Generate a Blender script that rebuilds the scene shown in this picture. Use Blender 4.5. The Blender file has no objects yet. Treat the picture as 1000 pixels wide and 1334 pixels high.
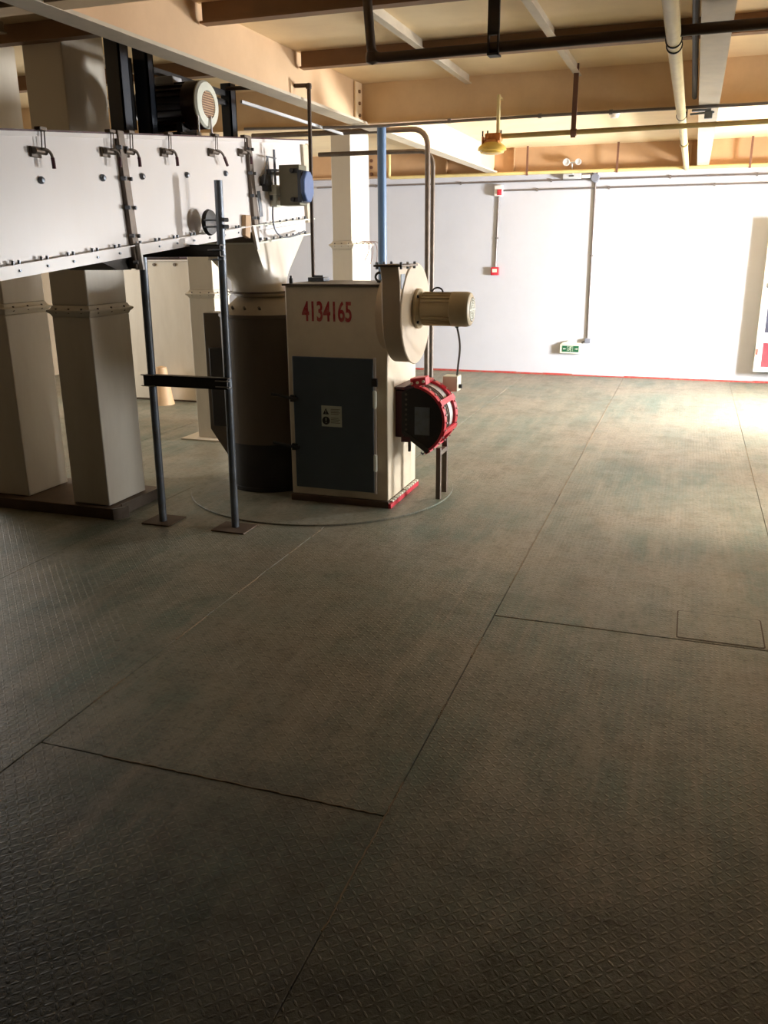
import bpy, bmesh, math, random
from mathutils import Vector, Matrix
random.seed(7)
PI = math.pi
C = bpy.context.scene.collection
S = bpy.context.scene

# ------------------------------------------------------------------ camera
cam_d = bpy.data.cameras.new('camera')
cam = bpy.data.objects.new('camera', cam_d); C.objects.link(cam); S.camera = cam
rx = Vector((0.944, 0.090, -0.316)); 
fx = Vector((-0.316, 0.902, -0.295)).normalized()
rx = Vector((0.944, 0.329, -0.007)); rx = (rx - fx * rx.dot(fx)).normalized()
up = rx.cross(fx).normalized()
m = Matrix((rx, up, -fx)).transposed().to_4x4(); m.translation = Vector((0, 0, 1.6))
cam.matrix_world = m
cam_d.sensor_fit = 'HORIZONTAL'; cam_d.sensor_width = 36; cam_d.lens = 40.0
cam_d.clip_start = 0.02; cam_d.clip_end = 200

# ------------------------------------------------------------------ world, lights, exposure
w = bpy.data.worlds.new('world'); S.world = w; w.use_nodes = True
bg = w.node_tree.nodes['Background']; bg.inputs[0].default_value = (0.86, 0.93, 1.0, 1); bg.inputs[1].default_value = 0.5
def area(name, loc, direction, sx, sy, power, col=(1, 1, 1), spread=PI):
    d = bpy.data.lights.new(name, 'AREA'); d.shape = 'RECTANGLE'; d.size = sx; d.size_y = sy
    d.energy = power; d.color = col; d.spread = spread
    o = bpy.data.objects.new(name, d); C.objects.link(o); o.location = loc
    o.rotation_euler = Vector(direction).to_track_quat('-Z', 'Z').to_euler()
    return o
# daylight through the big opening in the right wall near the far end
area('window_daylight', (3.38, 9.2, 1.12), (-1, 0.0, -0.32), 1.10, 1.20, 1750, (0.98, 0.99, 1.0))
area('second_window_daylight', (3.38, 5.9, 1.45), (-1, 0.0, -0.02), 1.1, 1.0, 150, (0.98, 0.99, 1.0))
sd = bpy.data.lights.new('sun', 'SUN'); sd.energy = 10.0; sd.angle = math.radians(14); sd.color = (1.0, 0.96, 0.86)
so_ = bpy.data.objects.new('sun', sd); C.objects.link(so_); so_.rotation_euler = Vector((-0.80, -0.10, -0.50)).to_track_quat('-Z', 'Y').to_euler()
# daylight through the left wall windows behind the ducts
area('left_window_daylight', (-7.9, 6.4, 1.5), (1, 0.0, -0.05), 2.2, 1.3, 90, (1.0, 0.97, 0.92))
S.view_settings.view_transform = 'Standard'; S.view_settings.look = 'None'
S.view_settings.exposure = 0.0; S.view_settings.gamma = 1.0; S.view_settings.use_curve_mapping = False

# ------------------------------------------------------------------ materials
class NT:
    def __init__(s, mat):
        mat.use_nodes = True; s.t = mat.node_tree; s.b = s.t.nodes['Principled BSDF']
    def new(s, typ, **k):
        n = s.t.nodes.new(typ)
        for a, b in k.items(): setattr(n, a, b)
        return n
    def link(s, a, b): s.t.links.new(a, b)
    def put(s, sock, v):
        if isinstance(v, (int, float)): sock.default_value = v
        elif isinstance(v, tuple): sock.default_value = v
        else: s.link(v, sock)
    def m(s, op, a, b=0.0, c=0.0):
        n = s.new('ShaderNodeMath', operation=op); s.put(n.inputs[0], a); s.put(n.inputs[1], b); s.put(n.inputs[2], c)
        return n.outputs[0]
    def noise(s, scale, detail=4, vec=None, rough=0.55):
        n = s.new('ShaderNodeTexNoise'); n.inputs['Scale'].default_value = scale; n.inputs['Detail'].default_value = detail
        n.inputs['Roughness'].default_value = rough
        if vec is not None: s.link(vec, n.inputs['Vector'])
        return n.outputs[0]
    def ramp(s, f, stops):
        n = s.new('ShaderNodeValToRGB'); s.link(f, n.inputs[0]); e = n.color_ramp.elements
        while len(e) < len(stops): e.new(0.5)
        for i, (p, c) in enumerate(stops): e[i].position = p; e[i].color = (*c, 1) if len(c) == 3 else c
        return n.outputs[0]
    def mix(s, f, a, b, mode='MIX'):
        n = s.new('ShaderNodeMix', data_type='RGBA', blend_type=mode); s.put(n.inputs[0], f); s.put(n.inputs[6], a); s.put(n.inputs[7], b)
        return n.outputs[2]
    def pos(s, scale=(1, 1, 1), out='Object'):
        g = s.new('ShaderNodeTexCoord'); mp = s.new('ShaderNodeMapping'); mp.inputs['Scale'].default_value = scale
        s.link(g.outputs[out], mp.inputs[0]); return mp.outputs[0]
    def bump(s, h, strength, dist):
        n = s.new('ShaderNodeBump'); n.inputs['Strength'].default_value = strength; n.inputs['Distance'].default_value = dist
        s.link(h, n.inputs['Height']); s.link(n.outputs[0], s.b.inputs['Normal']); return n

def srgb(r, g, b):
    f = lambda c: (c / 255) / 12.92 if c / 255 <= 0.04045 else ((c / 255 + 0.055) / 1.055) ** 2.4
    return (f(r), f(g), f(b))
def paint(name, col, rough=0.5, metal=0.0, dirt=0.25, dirtcol=None, scale=4.0, streak=False, bump=0.0):
    mt = bpy.data.materials.new(name); n = NT(mt)
    c = (*col, 1); dc = dirtcol or tuple(v * 0.45 for v in col)
    v = n.pos((1, 1, 0.25) if streak else (1, 1, 1))
    f = n.noise(scale, 6, v, 0.65)
    fr = n.ramp(f, [(0.42, (0, 0, 0)), (0.75, (dirt,) * 3)])
    n.link(n.mix(fr, c, (*dc, 1)), n.b.inputs['Base Color'])
    n.b.inputs['Roughness'].default_value = rough; n.b.inputs['Metallic'].default_value = metal
    if bump: n.bump(n.noise(scale * 12, 3, v), bump, 0.004)
    return mt
M = {}
M['wall'] = paint('white_wall_paint', (0.55, 0.56, 0.61), 0.75, dirt=0.10, scale=2.2, bump=0.15)
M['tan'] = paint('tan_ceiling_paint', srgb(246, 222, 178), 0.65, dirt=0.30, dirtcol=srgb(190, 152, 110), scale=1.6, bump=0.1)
M['beam'] = paint('tan_beam_paint', srgb(240, 212, 172), 0.6, dirt=0.30, dirtcol=srgb(180, 140, 100), scale=2.5)
M['brownbeam'] = paint('brown_beam_primer', srgb(142, 108, 76), 0.6, dirt=0.4, scale=3)
M['flange'] = paint('grey_tan_flange_paint', srgb(205, 192, 170), 0.6, dirt=0.35, scale=5)
M['duct'] = paint('cream_duct_paint', srgb(220, 212, 196), 0.42, dirt=0.35, dirtcol=srgb(150, 128, 98), scale=2.0, streak=True)
M['white'] = paint('white_panel_paint', srgb(232, 226, 222), 0.35, dirt=0.15, dirtcol=srgb(205, 185, 165), scale=2.0, streak=True)
M['cream'] = paint('cream_machine_paint', srgb(226, 212, 186), 0.45, dirt=0.30, dirtcol=srgb(150, 125, 92), scale=2.5)
M['creamfan'] = paint('cream_fan_paint', srgb(208, 188, 160), 0.4, dirt=0.2, scale=3)
M['motor'] = paint('beige_motor_paint', srgb(190, 172, 138), 0.45, dirt=0.3, scale=6)
M['door'] = paint('slate_blue_door_paint', srgb(72, 82, 90), 0.5, dirt=0.35, dirtcol=srgb(48, 54, 56), scale=3)
M['drum'] = paint('brown_grey_drum_paint', srgb(96, 84, 70), 0.5, dirt=0.4, scale=3, streak=True)
M['drum2'] = paint('tan_grey_cone_paint', srgb(160, 144, 120), 0.5, dirt=0.4, scale=3)
M['black'] = paint('black_paint', srgb(26, 24, 24), 0.5, dirt=0.4, dirtcol=srgb(60, 50, 42), scale=6)
M['maroon'] = paint('dark_maroon_motor_paint', srgb(44, 24, 26), 0.35, dirt=0.3, scale=6)
M['steel'] = paint('dusty_steel', srgb(120, 128, 138), 0.4, 0.5, dirt=0.6, dirtcol=srgb(92, 78, 62), scale=9)
M['darksteel'] = paint('dark_steel', srgb(62, 58, 54), 0.5, 0.4, dirt=0.5, scale=7)
M['navy'] = paint('blue_black_post_paint', srgb(38, 46, 58), 0.4, dirt=0.3, scale=6)
M['bar'] = paint('brown_grey_bar', srgb(108, 96, 84), 0.5, 0.3, dirt=0.6, dirtcol=srgb(70, 52, 40), scale=12)
M['bluepost'] = paint('light_blue_post_paint', srgb(86, 116, 152), 0.4, dirt=0.2, scale=6)
M['blue'] = paint('blue_enamel', srgb(88, 112, 160), 0.4, dirt=0.15, scale=6)
M['red'] = paint('red_enamel', srgb(196, 26, 48), 0.4, dirt=0.35, dirtcol=srgb(220, 120, 130), scale=14)
M['reddark'] = paint('dark_red_enamel', srgb(70, 14, 24), 0.5, dirt=0.4, scale=10)
M['redline'] = paint('faded_red_floor_paint', srgb(176, 62, 58), 0.7, dirt=0.8, dirtcol=srgb(150, 120, 100), scale=14)
M['mesh'] = paint('silver_mesh', srgb(196, 192, 188), 0.5, 0.5, dirt=0.5, scale=40)
M['yellow'] = paint('pale_yellow_pipe_paint', srgb(216, 196, 136), 0.45, dirt=0.3, dirtcol=srgb(160, 128, 80), scale=7)
M['olive'] = paint('olive_yellow_pipe_paint', srgb(176, 150, 92), 0.5, dirt=0.4, scale=8)
M['brownpipe'] = paint('brown_black_pipe', srgb(74, 58, 44), 0.5, 0.2, dirt=0.4, scale=7)
M['hanger'] = paint('brown_hanger_paint', srgb(112, 76, 58), 0.55, dirt=0.4, scale=10)
M['conduit'] = paint('galvanised_conduit', srgb(134, 128, 126), 0.45, 0.5, dirt=0.4, scale=14)
M['grey'] = paint('pale_grey_plastic', srgb(196, 198, 200), 0.45, dirt=0.2, scale=10)
M['bluegrey'] = paint('blue_grey_cast_box', srgb(128, 132, 144), 0.45, dirt=0.2, scale=10)
M['ivory'] = paint('ivory_plastic', srgb(222, 222, 206), 0.4, dirt=0.15, scale=10)
M['green'] = paint('green_sign_face', srgb(16, 92, 58), 0.35, dirt=0.1)
M['lamp'] = paint('amber_lamp_enamel', srgb(206, 132, 62), 0.4, dirt=0.4, scale=12)
M['lampglass'] = paint('yellow_lamp_glass', srgb(236, 196, 96), 0.2, dirt=0.1)
M['oliveb'] = paint('olive_grey_box_paint', srgb(122, 116, 92), 0.5, dirt=0.3, scale=8)
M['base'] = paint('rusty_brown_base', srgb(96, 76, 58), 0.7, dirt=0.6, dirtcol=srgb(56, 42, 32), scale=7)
M['tanstub'] = paint('tan_cone_paint', srgb(196, 160, 120), 0.6, dirt=0.3, scale=5)
M['sticker'] = paint('pale_sticker', srgb(196, 200, 182), 0.5, dirt=0.2, scale=12)
M['ink'] = paint('red_stencil_ink', srgb(176, 44, 48), 0.6, dirt=0.5, dirtcol=srgb(205, 150, 130), scale=30)
M['darkglass'] = paint('dark_cabinet_glass', srgb(76, 78, 92), 0.08, dirt=0.2)
M['redglass'] = paint('red_behind_cabinet_glass', srgb(150, 72, 82), 0.1, dirt=0.6, dirtcol=srgb(90, 60, 70), scale=5)
M['sidewall'] = paint('brown_side_wall_paint', srgb(150, 132, 108), 0.8, dirt=0.3, scale=2)
M['shadedtan'] = paint('shaded_tan_edge_beam_paint', srgb(182, 146, 108), 0.65, dirt=0.35, dirtcol=srgb(140, 104, 72), scale=2.2)  # same tan as the other beams, with dimmer light put into the colour
M['webtan'] = paint('tan_girder_paint', srgb(222, 188, 148), 0.65, dirt=0.35, dirtcol=srgb(176, 138, 98), scale=1.4)
M['sill'] = M['ivory']
M['dustlight'] = paint('pale_floor_dust', srgb(150, 132, 108), 0.9, dirt=0.6, scale=20)
M['dust'] = paint('brown_dust', srgb(92, 78, 62), 0.9, dirt=0.6, scale=9)

def floor_mat():
    mt = bpy.data.materials.new('dusty_green_tread_plate'); n = NT(mt)
    v = n.new('ShaderNodeNewGeometry').outputs['Position']
    def mp_(sc):
        q_ = n.new('ShaderNodeMapping'); q_.inputs['Scale'].default_value = sc; n.link(v, q_.inputs[0]); return q_.outputs[0]
    sx = n.new('ShaderNodeSeparateXYZ'); n.link(v, sx.inputs[0])
    s = 0.0225
    u = n.m('DIVIDE', sx.outputs[0], s); q = n.m('DIVIDE', sx.outputs[1], s)
    fu = n.m('FLOOR', u); fq = n.m('FLOOR', q)
    lu = n.m('SUBTRACT', n.m('SUBTRACT', u, fu), 0.5); lq = n.m('SUBTRACT', n.m('SUBTRACT', q, fq), 0.5)
    par = n.m('ABSOLUTE', n.m('MODULO', n.m('ADD', fu, fq), 2.0))
    sg = n.m('SUBTRACT', n.m('MULTIPLY', par, 2.0), 1.0)            # -1 / +1
    a = n.m('MULTIPLY', n.m('ADD', lu, n.m('MULTIPLY', lq, sg)), 0.7071)
    b = n.m('MULTIPLY', n.m('SUBTRACT', lu, n.m('MULTIPLY', lq, sg)), 0.7071)
    d = n.m('SQRT', n.m('ADD', n.m('POWER', n.m('DIVIDE', n.m('ABSOLUTE', a), 0.47), 2.0), n.m('POWER', n.m('DIVIDE', n.m('ABSOLUTE', b), 0.15), 2.0)))
    mr = n.new('ShaderNodeMapRange', interpolation_type='SMOOTHSTEP'); n.link(d, mr.inputs[0])
    mr.inputs[1].default_value = 1.15; mr.inputs[2].default_value = 0.55; mr.inputs[3].default_value = 0; mr.inputs[4].default_value = 1
    lug = mr.outputs[0]
    big = n.noise(0.9, 5, v, 0.6)
    stre = n.noise(3.0, 5, mp_((1.8, 0.25, 1)), 0.6)
    mid = n.noise(6.0, 6, v, 0.7)
    fine = n.noise(60, 3, v, 0.6)
    grit = n.noise(34, 4, v, 0.75)
    scuff = n.noise(9.0, 6, mp_((1.0, 0.16, 1)), 0.72)
    wear = n.noise(1.7, 6, mp_((1.0, 0.6, 1)), 0.7)
    base = n.mix(n.ramp(big, [(0.40, (0, 0, 0)), (0.60, (1, 1, 1))]), (*srgb(112, 126, 114), 1), (*srgb(146, 138, 122), 1))
    base = n.mix(n.ramp(stre, [(0.4, (0, 0, 0)), (0.65, (0.75,) * 3)]), base, (*srgb(152, 146, 130), 1))
    base = n.mix(n.ramp(wear, [(0.52, (0, 0, 0)), (0.72, (0.6,) * 3)]), base, (*srgb(74, 80, 66), 1))
    base = n.mix(n.ramp(mid, [(0.5, (0, 0, 0)), (0.8, (0.5,) * 3)]), base, (*srgb(84, 76, 62), 1))
    patch = n.ramp(n.noise(2.3, 5, v, 0.65), [(0.35, (0.25,) * 3), (0.62, (1, 1, 1))])
    base = n.mix(n.ramp(grit, [(0.50, (0, 0, 0)), (0.66, (0.55,) * 3)]), base, (*srgb(88, 82, 66), 1))
    base = n.mix(n.ramp(scuff, [(0.50, (0, 0, 0)), (0.70, (0.5,) * 3)]), base, (*srgb(172, 160, 142), 1))
    base = n.mix(n.m('MULTIPLY', n.m('MULTIPLY', lug, patch), 0.30), base, (*srgb(176, 160, 132), 1))
    lug = n.m('MULTIPLY', lug, patch)
    base = n.mix(1.0, base, (0.88, 0.87, 0.85, 1), 'MULTIPLY')
    # black greasy soiling trodden over the plates of the nearest bay, ragged at its edge; it also paints the foreground's dim light into the colour
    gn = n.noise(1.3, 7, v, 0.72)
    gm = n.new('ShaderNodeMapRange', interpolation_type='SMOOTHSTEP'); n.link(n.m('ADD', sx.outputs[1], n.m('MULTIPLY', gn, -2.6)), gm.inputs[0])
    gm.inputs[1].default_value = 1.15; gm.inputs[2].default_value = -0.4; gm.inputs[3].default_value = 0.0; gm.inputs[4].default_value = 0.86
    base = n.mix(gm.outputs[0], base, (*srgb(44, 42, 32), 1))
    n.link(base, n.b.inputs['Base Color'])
    n.b.inputs['Specular IOR Level'].default_value = 0.3
    rr = n.m('ADD', n.m('MULTIPLY', mid, 0.25), 0.36)
    n.link(rr, n.b.inputs['Roughness'])
    n.b.inputs['Metallic'].default_value = 0.0
    h = n.m('ADD', n.m('MULTIPLY', lug, 0.0013), n.m('ADD', n.m('MULTIPLY', mid, 0.004), n.m('ADD', n.m('MULTIPLY', fine, 0.0006), n.m('MULTIPLY', grit, 0.0022))))
    bp = n.bump(h, 0.9, 1.0)
    return mt
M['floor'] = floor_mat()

# ------------------------------------------------------------------ mesh helpers
ORG = {}
class MB:
    def __init__(s): s.v = []; s.f = []; s.c = []
    def add(s, vs, fs):
        s.c.append((list(vs), list(fs)))
        k = len(s.v); s.v += [Vector(p) for p in vs]; s.f += [tuple(i + k for i in f) for f in fs]; return s
    def box(s, a, b, rot=None, piv=None):
        x0, y0, z0 = [min(a[i], b[i]) for i in range(3)]; x1, y1, z1 = [max(a[i], b[i]) for i in range(3)]
        vs = [Vector(p) for p in ((x0,y0,z0),(x1,y0,z0),(x1,y1,z0),(x0,y1,z0),(x0,y0,z1),(x1,y0,z1),(x1,y1,z1),(x0,y1,z1))]
        if rot is not None:
            c = Vector(piv) if piv else Vector(((x0+x1)/2,(y0+y1)/2,(z0+z1)/2)); vs = [c + rot @ (p - c) for p in vs]
        return s.add(vs, [(3,2,1,0),(4,5,6,7),(0,1,5,4),(1,2,6,5),(2,3,7,6),(3,0,4,7)])
    def cyl(s, a, b, r, r2=None, n=16):
        a = Vector(a); b = Vector(b); r2 = r if r2 is None else r2
        d = (b - a).normalized(); t = Vector((0,0,1)) if abs(d.z) < 0.9 else Vector((1,0,0))
        u = d.cross(t).normalized(); w_ = d.cross(u)
        vs = []
        for c, rr in ((a, r), (b, r2)):
            vs += [c + (u * math.cos(2*PI*i/n) + w_ * math.sin(2*PI*i/n)) * rr for i in range(n)]
        fs = [(i, (i+1) % n, n + (i+1) % n, n + i) for i in range(n)]
        fs += [tuple(range(n))[::-1], tuple(range(n, 2*n))]
        return s.add(vs, fs)
    def tube(s, pts, r, n=10):
        pts = [Vector(p) for p in pts]; k = len(s.v); N = len(pts); ref = None; vs = []
        for i, p in enumerate(pts):
            d = (pts[min(i+1, N-1)] - pts[max(i-1, 0)]).normalized()
            if ref is None: ref = d.cross(Vector((0.13, 0.31, 0.94))).normalized()
            u = (ref - d * ref.dot(d)).normalized(); ref = u; w_ = d.cross(u)
            vs += [p + (u * math.cos(2*PI*j/n) + w_ * math.sin(2*PI*j/n)) * r for j in range(n)]
        fs = [(i*n+j, i*n+(j+1) % n, (i+1)*n+(j+1) % n, (i+1)*n+j) for i in range(N-1) for j in range(n)]
        fs += [tuple(range(n))[::-1], tuple(range((N-1)*n, N*n))]
        return s.add(vs, fs)
    def lathe(s, prof, c, axis='z', n=32):
        # prof: list of (r, h)
        vs = []; c = Vector(c)
        for r, h in prof:
            for j in range(n):
                a, b = r*math.cos(2*PI*j/n), r*math.sin(2*PI*j/n)
                vs.append(c + Vector({'z': (a, b, h), 'x': (h, a, b), 'y': (b, h, a)}[axis]))
        N = len(prof)
        fs = [(i*n+j, i*n+(j+1) % n, (i+1)*n+(j+1) % n, (i+1)*n+j) for i in range(N-1) for j in range(n)]
        if prof[0][0] > 1e-5: fs.append(tuple(range(n))[::-1])
        if prof[-1][0] > 1e-5: fs.append(tuple(range((N-1)*n, N*n)))
        return s.add(vs, fs)
    def prism(s, poly, axis, a, b):
        # poly in the two other axes (order x,y,z without axis)
        def P(p, h):
            return {'x': (h, p[0], p[1]), 'y': (p[0], h, p[1]), 'z': (p[0], p[1], h)}[axis]
        n = len(poly)
        vs = [P(p, a) for p in poly] + [P(p, b) for p in poly]
        fs = [(i, (i+1) % n, n + (i+1) % n, n + i) for i in range(n)] + [tuple(range(n))[::-1], tuple(range(n, 2*n))]
        return s.add(vs, fs)
    def loft(s, rings, close=True):
        n = len(rings[0]); vs = [p for r in rings for p in r]; N = len(rings)
        fs = [(i*n+j, i*n+(j+1) % n, (i+1)*n+(j+1) % n, (i+1)*n+j) for i in range(N-1) for j in range(n)]
        if close: fs += [tuple(range(n))[::-1], tuple(range((N-1)*n, N*n))]
        return s.add(vs, fs)

JOINED = ('pictogram', 'sticker_symbol', 'pavement')
SMALL = ('cooling_fins', 'grille', 'grille_bars', 'screen_wire', 'sticker_print', 'sticker_symbol', 'exclamation_mark', 'pictogram', 'stud')
def pieces(mb, tol=0.002):
    # groups of shapes that touch one another, by their bounding boxes
    bb = []
    for vs, fs in mb.c:
        bb.append(([min(p[i] for p in vs)-tol for i in range(3)], [max(p[i] for p in vs)+tol for i in range(3)]))
    n = len(bb); par = list(range(n))
    def f(i):
        while par[i] != i: i = par[i]
        return i
    for i in range(n):
        for j in range(i):
            if all(bb[i][0][k] <= bb[j][1][k] and bb[j][0][k] <= bb[i][1][k] for k in range(3)): par[f(i)] = f(j)
    g = {}
    for i in range(n): g.setdefault(f(i), []).append(i)
    out = []
    for ids in g.values():
        m2 = MB()
        for i in ids: m2.add(*mb.c[i])
        out.append(m2)
    return out
def build(mb, name, mat, parent=None, bevel=0.0, label=None, stuff=False, seg=2):
    if name in SMALL and parent is not None: stuff = True
    if parent is not None and not stuff and len(mb.c) > 1 and name not in JOINED:
        ps = pieces(mb)
        if len(ps) > 1:
            return [build(q, name, mat, parent, bevel, label, False, seg) for q in ps][0]
    vs = mb.v
    if parent is None:
        xs = [p.x for p in vs]; ys = [p.y for p in vs]; zs = [p.z for p in vs]
        o3 = Vector(((min(xs)+max(xs))/2, (min(ys)+max(ys))/2, min(zs)))
    else: o3 = ORG[parent.name]
    me = bpy.data.meshes.new(name)
    me.from_pydata([tuple(p - o3) for p in vs], [], mb.f)
    bm = bmesh.new(); bm.from_mesh(me); bmesh.ops.recalc_face_normals(bm, faces=bm.faces); bm.to_mesh(me); bm.free()
    me.polygons.foreach_set('use_smooth', [True] * len(me.polygons)); me.set_sharp_from_angle(angle=math.radians(38))
    if isinstance(mat, str): mat = M[mat]
    me.materials.append(mat)
    o = bpy.data.objects.new(name, me); C.objects.link(o)
    ORG[o.name] = o3
    if parent is None: o.location = o3
    else: o.parent = parent
    if bevel > 0:
        b = o.modifiers.new('bevel', 'BEVEL'); b.width = bevel; b.segments = seg; b.limit_method = 'ANGLE'; b.angle_limit = math.radians(40)
    if label: o['label'] = label
    if stuff: o['kind'] = 'stuff'
    return o
def thing(name, label, cat, loc, group=None):
    o = bpy.data.objects.new(name, None); C.objects.link(o); o.location = loc; ORG[o.name] = Vector(loc)
    o.empty_display_size = 0.1; o['label'] = label; o['category'] = cat
    if group: o['group'] = group
    return o
def tag(o, label, cat, group=None):
    o['label'] = label; o['category'] = cat
    if group: o['group'] = group
    return o
def struct(o): o['kind'] = 'structure'; return o
def bend(pts, r=0.06, n=6):
    """polyline with rounded corners"""
    pts = [Vector(p) for p in pts]; out = [pts[0]]
    for i in range(1, len(pts)-1):
        a, b, c = pts[i-1], pts[i], pts[i+1]
        u = (a-b).normalized(); v = (c-b).normalized(); rr = min(r, (a-b).length*0.45, (c-b).length*0.45)
        p0 = b + u*rr; p1 = b + v*rr
        for k in range(n+1):
            t = k/n; out.append(p0*(1-t)**2 + b*2*t*(1-t) + p1*t*t)
    out.append(pts[-1]); return out
def bez(p0, p1, p2, p3, n=16):
    p0, p1, p2, p3 = map(Vector, (p0, p1, p2, p3)); r = []
    for i in range(n+1):
        t = i/n; r.append(p0*(1-t)**3 + p1*3*t*(1-t)**2 + p2*3*t*t*(1-t) + p3*t**3)
    return r
def text_mesh(txt, size, mat, parent, org, xdir, zdir, sx=1.0, name='lettering', depth=0.0008, offset=0.0, label=None):
    cu = bpy.data.curves.new(name, 'FONT'); cu.body = txt; cu.size = size; cu.extrude = depth; cu.offset = offset
    t = bpy.data.objects.new(name + '_tmp', cu); C.objects.link(t)
    bpy.context.view_layer.update()
    me = bpy.data.meshes.new_from_object(t.evaluated_get(bpy.context.evaluated_depsgraph_get()))
    bpy.data.objects.remove(t); bpy.data.curves.remove(cu)
    X = Vector(xdir).normalized(); Z = Vector(zdir).normalized(); N = X.cross(Z)
    o3 = ORG[parent.name]
    for v in me.vertices: v.co = Vector(org) - o3 + X * v.co.x * sx + Z * v.co.y + N * v.co.z
    me.materials.clear(); me.materials.append(M[mat]); me.name = name
    o = bpy.data.objects.new(name, me); C.objects.link(o); o.parent = parent; ORG[o.name] = o3
    if label: o['label'] = label
    return o

# ------------------------------------------------------------------ setting
XL, XR, YB, YW, ZC = -8.0, 2.6, -6.0, 11.35, 2.77
# floor: base + tread plates
fb = struct(build(MB().box((XL-.1, YB-.1, -0.20), (XR+.8, YW+.1, -0.010)), 'floor', 'dustlight'))
ORG[fb.name] = ORG[fb.name]
def rnd_rect(x0, y0, x1, y1, r, n=4):
    out = []
    for cx, cy, a0 in ((x1-r, y0+r, -PI/2), (x1-r, y1-r, 0), (x0+r, y1-r, PI/2), (x0+r, y0+r, PI)):
        for k in range(n+1): a = a0 + PI/2*k/n; out.append((cx + r*math.cos(a), cy + r*math.sin(a)))
    return out
seams = [XL, -6.93, -5.69, -4.44, -3.20, -1.955, -0.712, 0.55, 1.80, XR]
ends = [3.1, 0.9, 4.9, 1.4, 5.2, 2.02, 3.54, 5.0, 2.4]
PL = [6, 6, 6, 6, 6, 10, 8.5, 7, 6]
for i in range(len(seams)-1):
    ys = [YB]; y = ends[i] - PL[i]
    while y < YW: 
        if y > YB + .3: ys.append(y)
        y += PL[i]
    ys.append(YW)
    for a, b in zip(ys, ys[1:]):
        zt = random.choice((0.0, -0.0015, -0.001))
        g = 0.0018
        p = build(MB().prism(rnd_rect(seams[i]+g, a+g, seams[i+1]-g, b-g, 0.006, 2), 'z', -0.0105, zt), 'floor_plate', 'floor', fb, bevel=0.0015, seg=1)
        # texture coordinates are object coordinates: same origin for every plate
# weld beads left along a few seams
wb = MB()
def bead(p, q, n, r):
    p = Vector(p); q = Vector(q)
    pts = [p.lerp(q, k/n) + Vector((random.uniform(-.003,.003), random.uniform(-.003,.003), 0)) for k in range(n+1)]
    wb.tube(pts, r, 6)
bead((-1.955, 2.86, -.001), (-1.955, 3.12, -.001), 24, .0030)
bead((-1.955, 3.42, -.001), (-1.955, 3.62, -.001), 14, .0026)
bead((-1.955, 4.00, -.001), (-1.955, 4.12, -.001), 10, .0026)
bead((-1.70, 2.02, -.001), (-0.74, 2.02, -.001), 50, .0030)
bead((-0.712, 3.9, -.001), (-0.712, 5.4, -.001), 60, .0024)
bead((-0.712, 1.55, -.002), (-0.712, 2.2, -.002), 40, .0026)
for (xa, ya, xb, yb_) in ((-0.712, 5.6, -0.712, 6.5), (-0.712, 6.9, -0.712, 9.6), (-.70, 3.54, -.52, 3.54), (-.40, 3.54, -.15, 3.54), (.55, 6.2, .55, 7.6), (-1.955, 2.3, -1.955, 2.5), (-1.955, 4.3, -1.955, 4.45), (-0.712, 2.6, -0.712, 2.72), (-0.712, 3.1, -0.712, 3.3)):
    bead((xa, ya, -.0012), (xb, yb_, -.0012), 20, .0026)
build(wb, 'weld_bead', 'dustlight', fb, stuff=True)
# small access hatch let into the plate on the right
build(MB().prism(rnd_rect(0.075, 3.555, 0.430, 3.860, 0.016), 'z', -0.004, 0.0008), 'hatch_gap', 'dust', fb)
build(MB().prism(rnd_rect(0.080, 3.560, 0.424, 3.854, 0.014), 'z', -0.004, 0.0022), 'hatch_plate', 'floor', fb, bevel=0.001, seg=1)

# walls
struct(build(MB().box((XL-.2, YW, -.1), (XR+.8, YW+.2, 3.0)), 'wall_far', 'wall'))
struct(build(MB().box((XL-.2, YB-.2, -.1), (XR+.8, YB, 3.0)), 'wall_back', 'dust'))
def wall_with_holes(name, x0, x1, holes):
    mb = MB(); y = YB
    for (a, b, z0, z1) in holes:
        mb.box((x0, y, -.1), (x1, a, 3.0)); mb.box((x0, a, -.1), (x1, b, z0)); mb.box((x0, a, z1), (x1, b, 3.0)); y = b
    mb.box((x0, y, -.1), (x1, YW, 3.0))
    return struct(build(mb, name, 'sidewall'))
wall_with_holes('wall_right', XR, XR+.72, [(5.3, 6.5, 0.9, 2.0), (8.65, 9.75, 0.5, 1.72)])  # unseen wall thickened so its deep reveals keep window light off the foreground
wall_with_holes('wall_left', XL-.2, XL, [(5.2, 7.6, 0.8, 2.2)])
def window(name, x, y0, y1, z0, z1, nm):
    f = MB(); t = .05
    f.box((x-.03, y0, z0), (x+.03, y0+t, z1)); f.box((x-.03, y1-t, z0), (x+.03, y1, z1))
    f.box((x-.03, y0+t, z0), (x+.03, y1-t, z0+t)); f.box((x-.03, y0+t, z1-t), (x+.03, y1-t, z1))
    for k in range(1, nm): yy = y0 + (y1-y0)*k/nm; f.box((x-.02, yy-.02, z0+t), (x+.02, yy+.02, z1-t))
    return struct(build(f, name, 'grey', bevel=.003))
window('window_1', XR+.62, 8.65, 9.75, 0.5, 1.72, 2)
window('window_2', XR+.62, 5.3, 6.5, 0.9, 2.0, 2)
window('window_3', XL-.12, 5.2, 7.6, 0.8, 2.2, 3)
# faded red line painted along the foot of the far wall
rl = MB(); x = XL
while x < XR:
    x2 = min(XR, x + random.uniform(.25, .6)); h = random.uniform(.012, .03)
    rl.box((x, YW-.006, 0.0), (x2, YW, h)); x = x2
struct(build(rl, 'baseboard_far', 'redline'))

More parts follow.
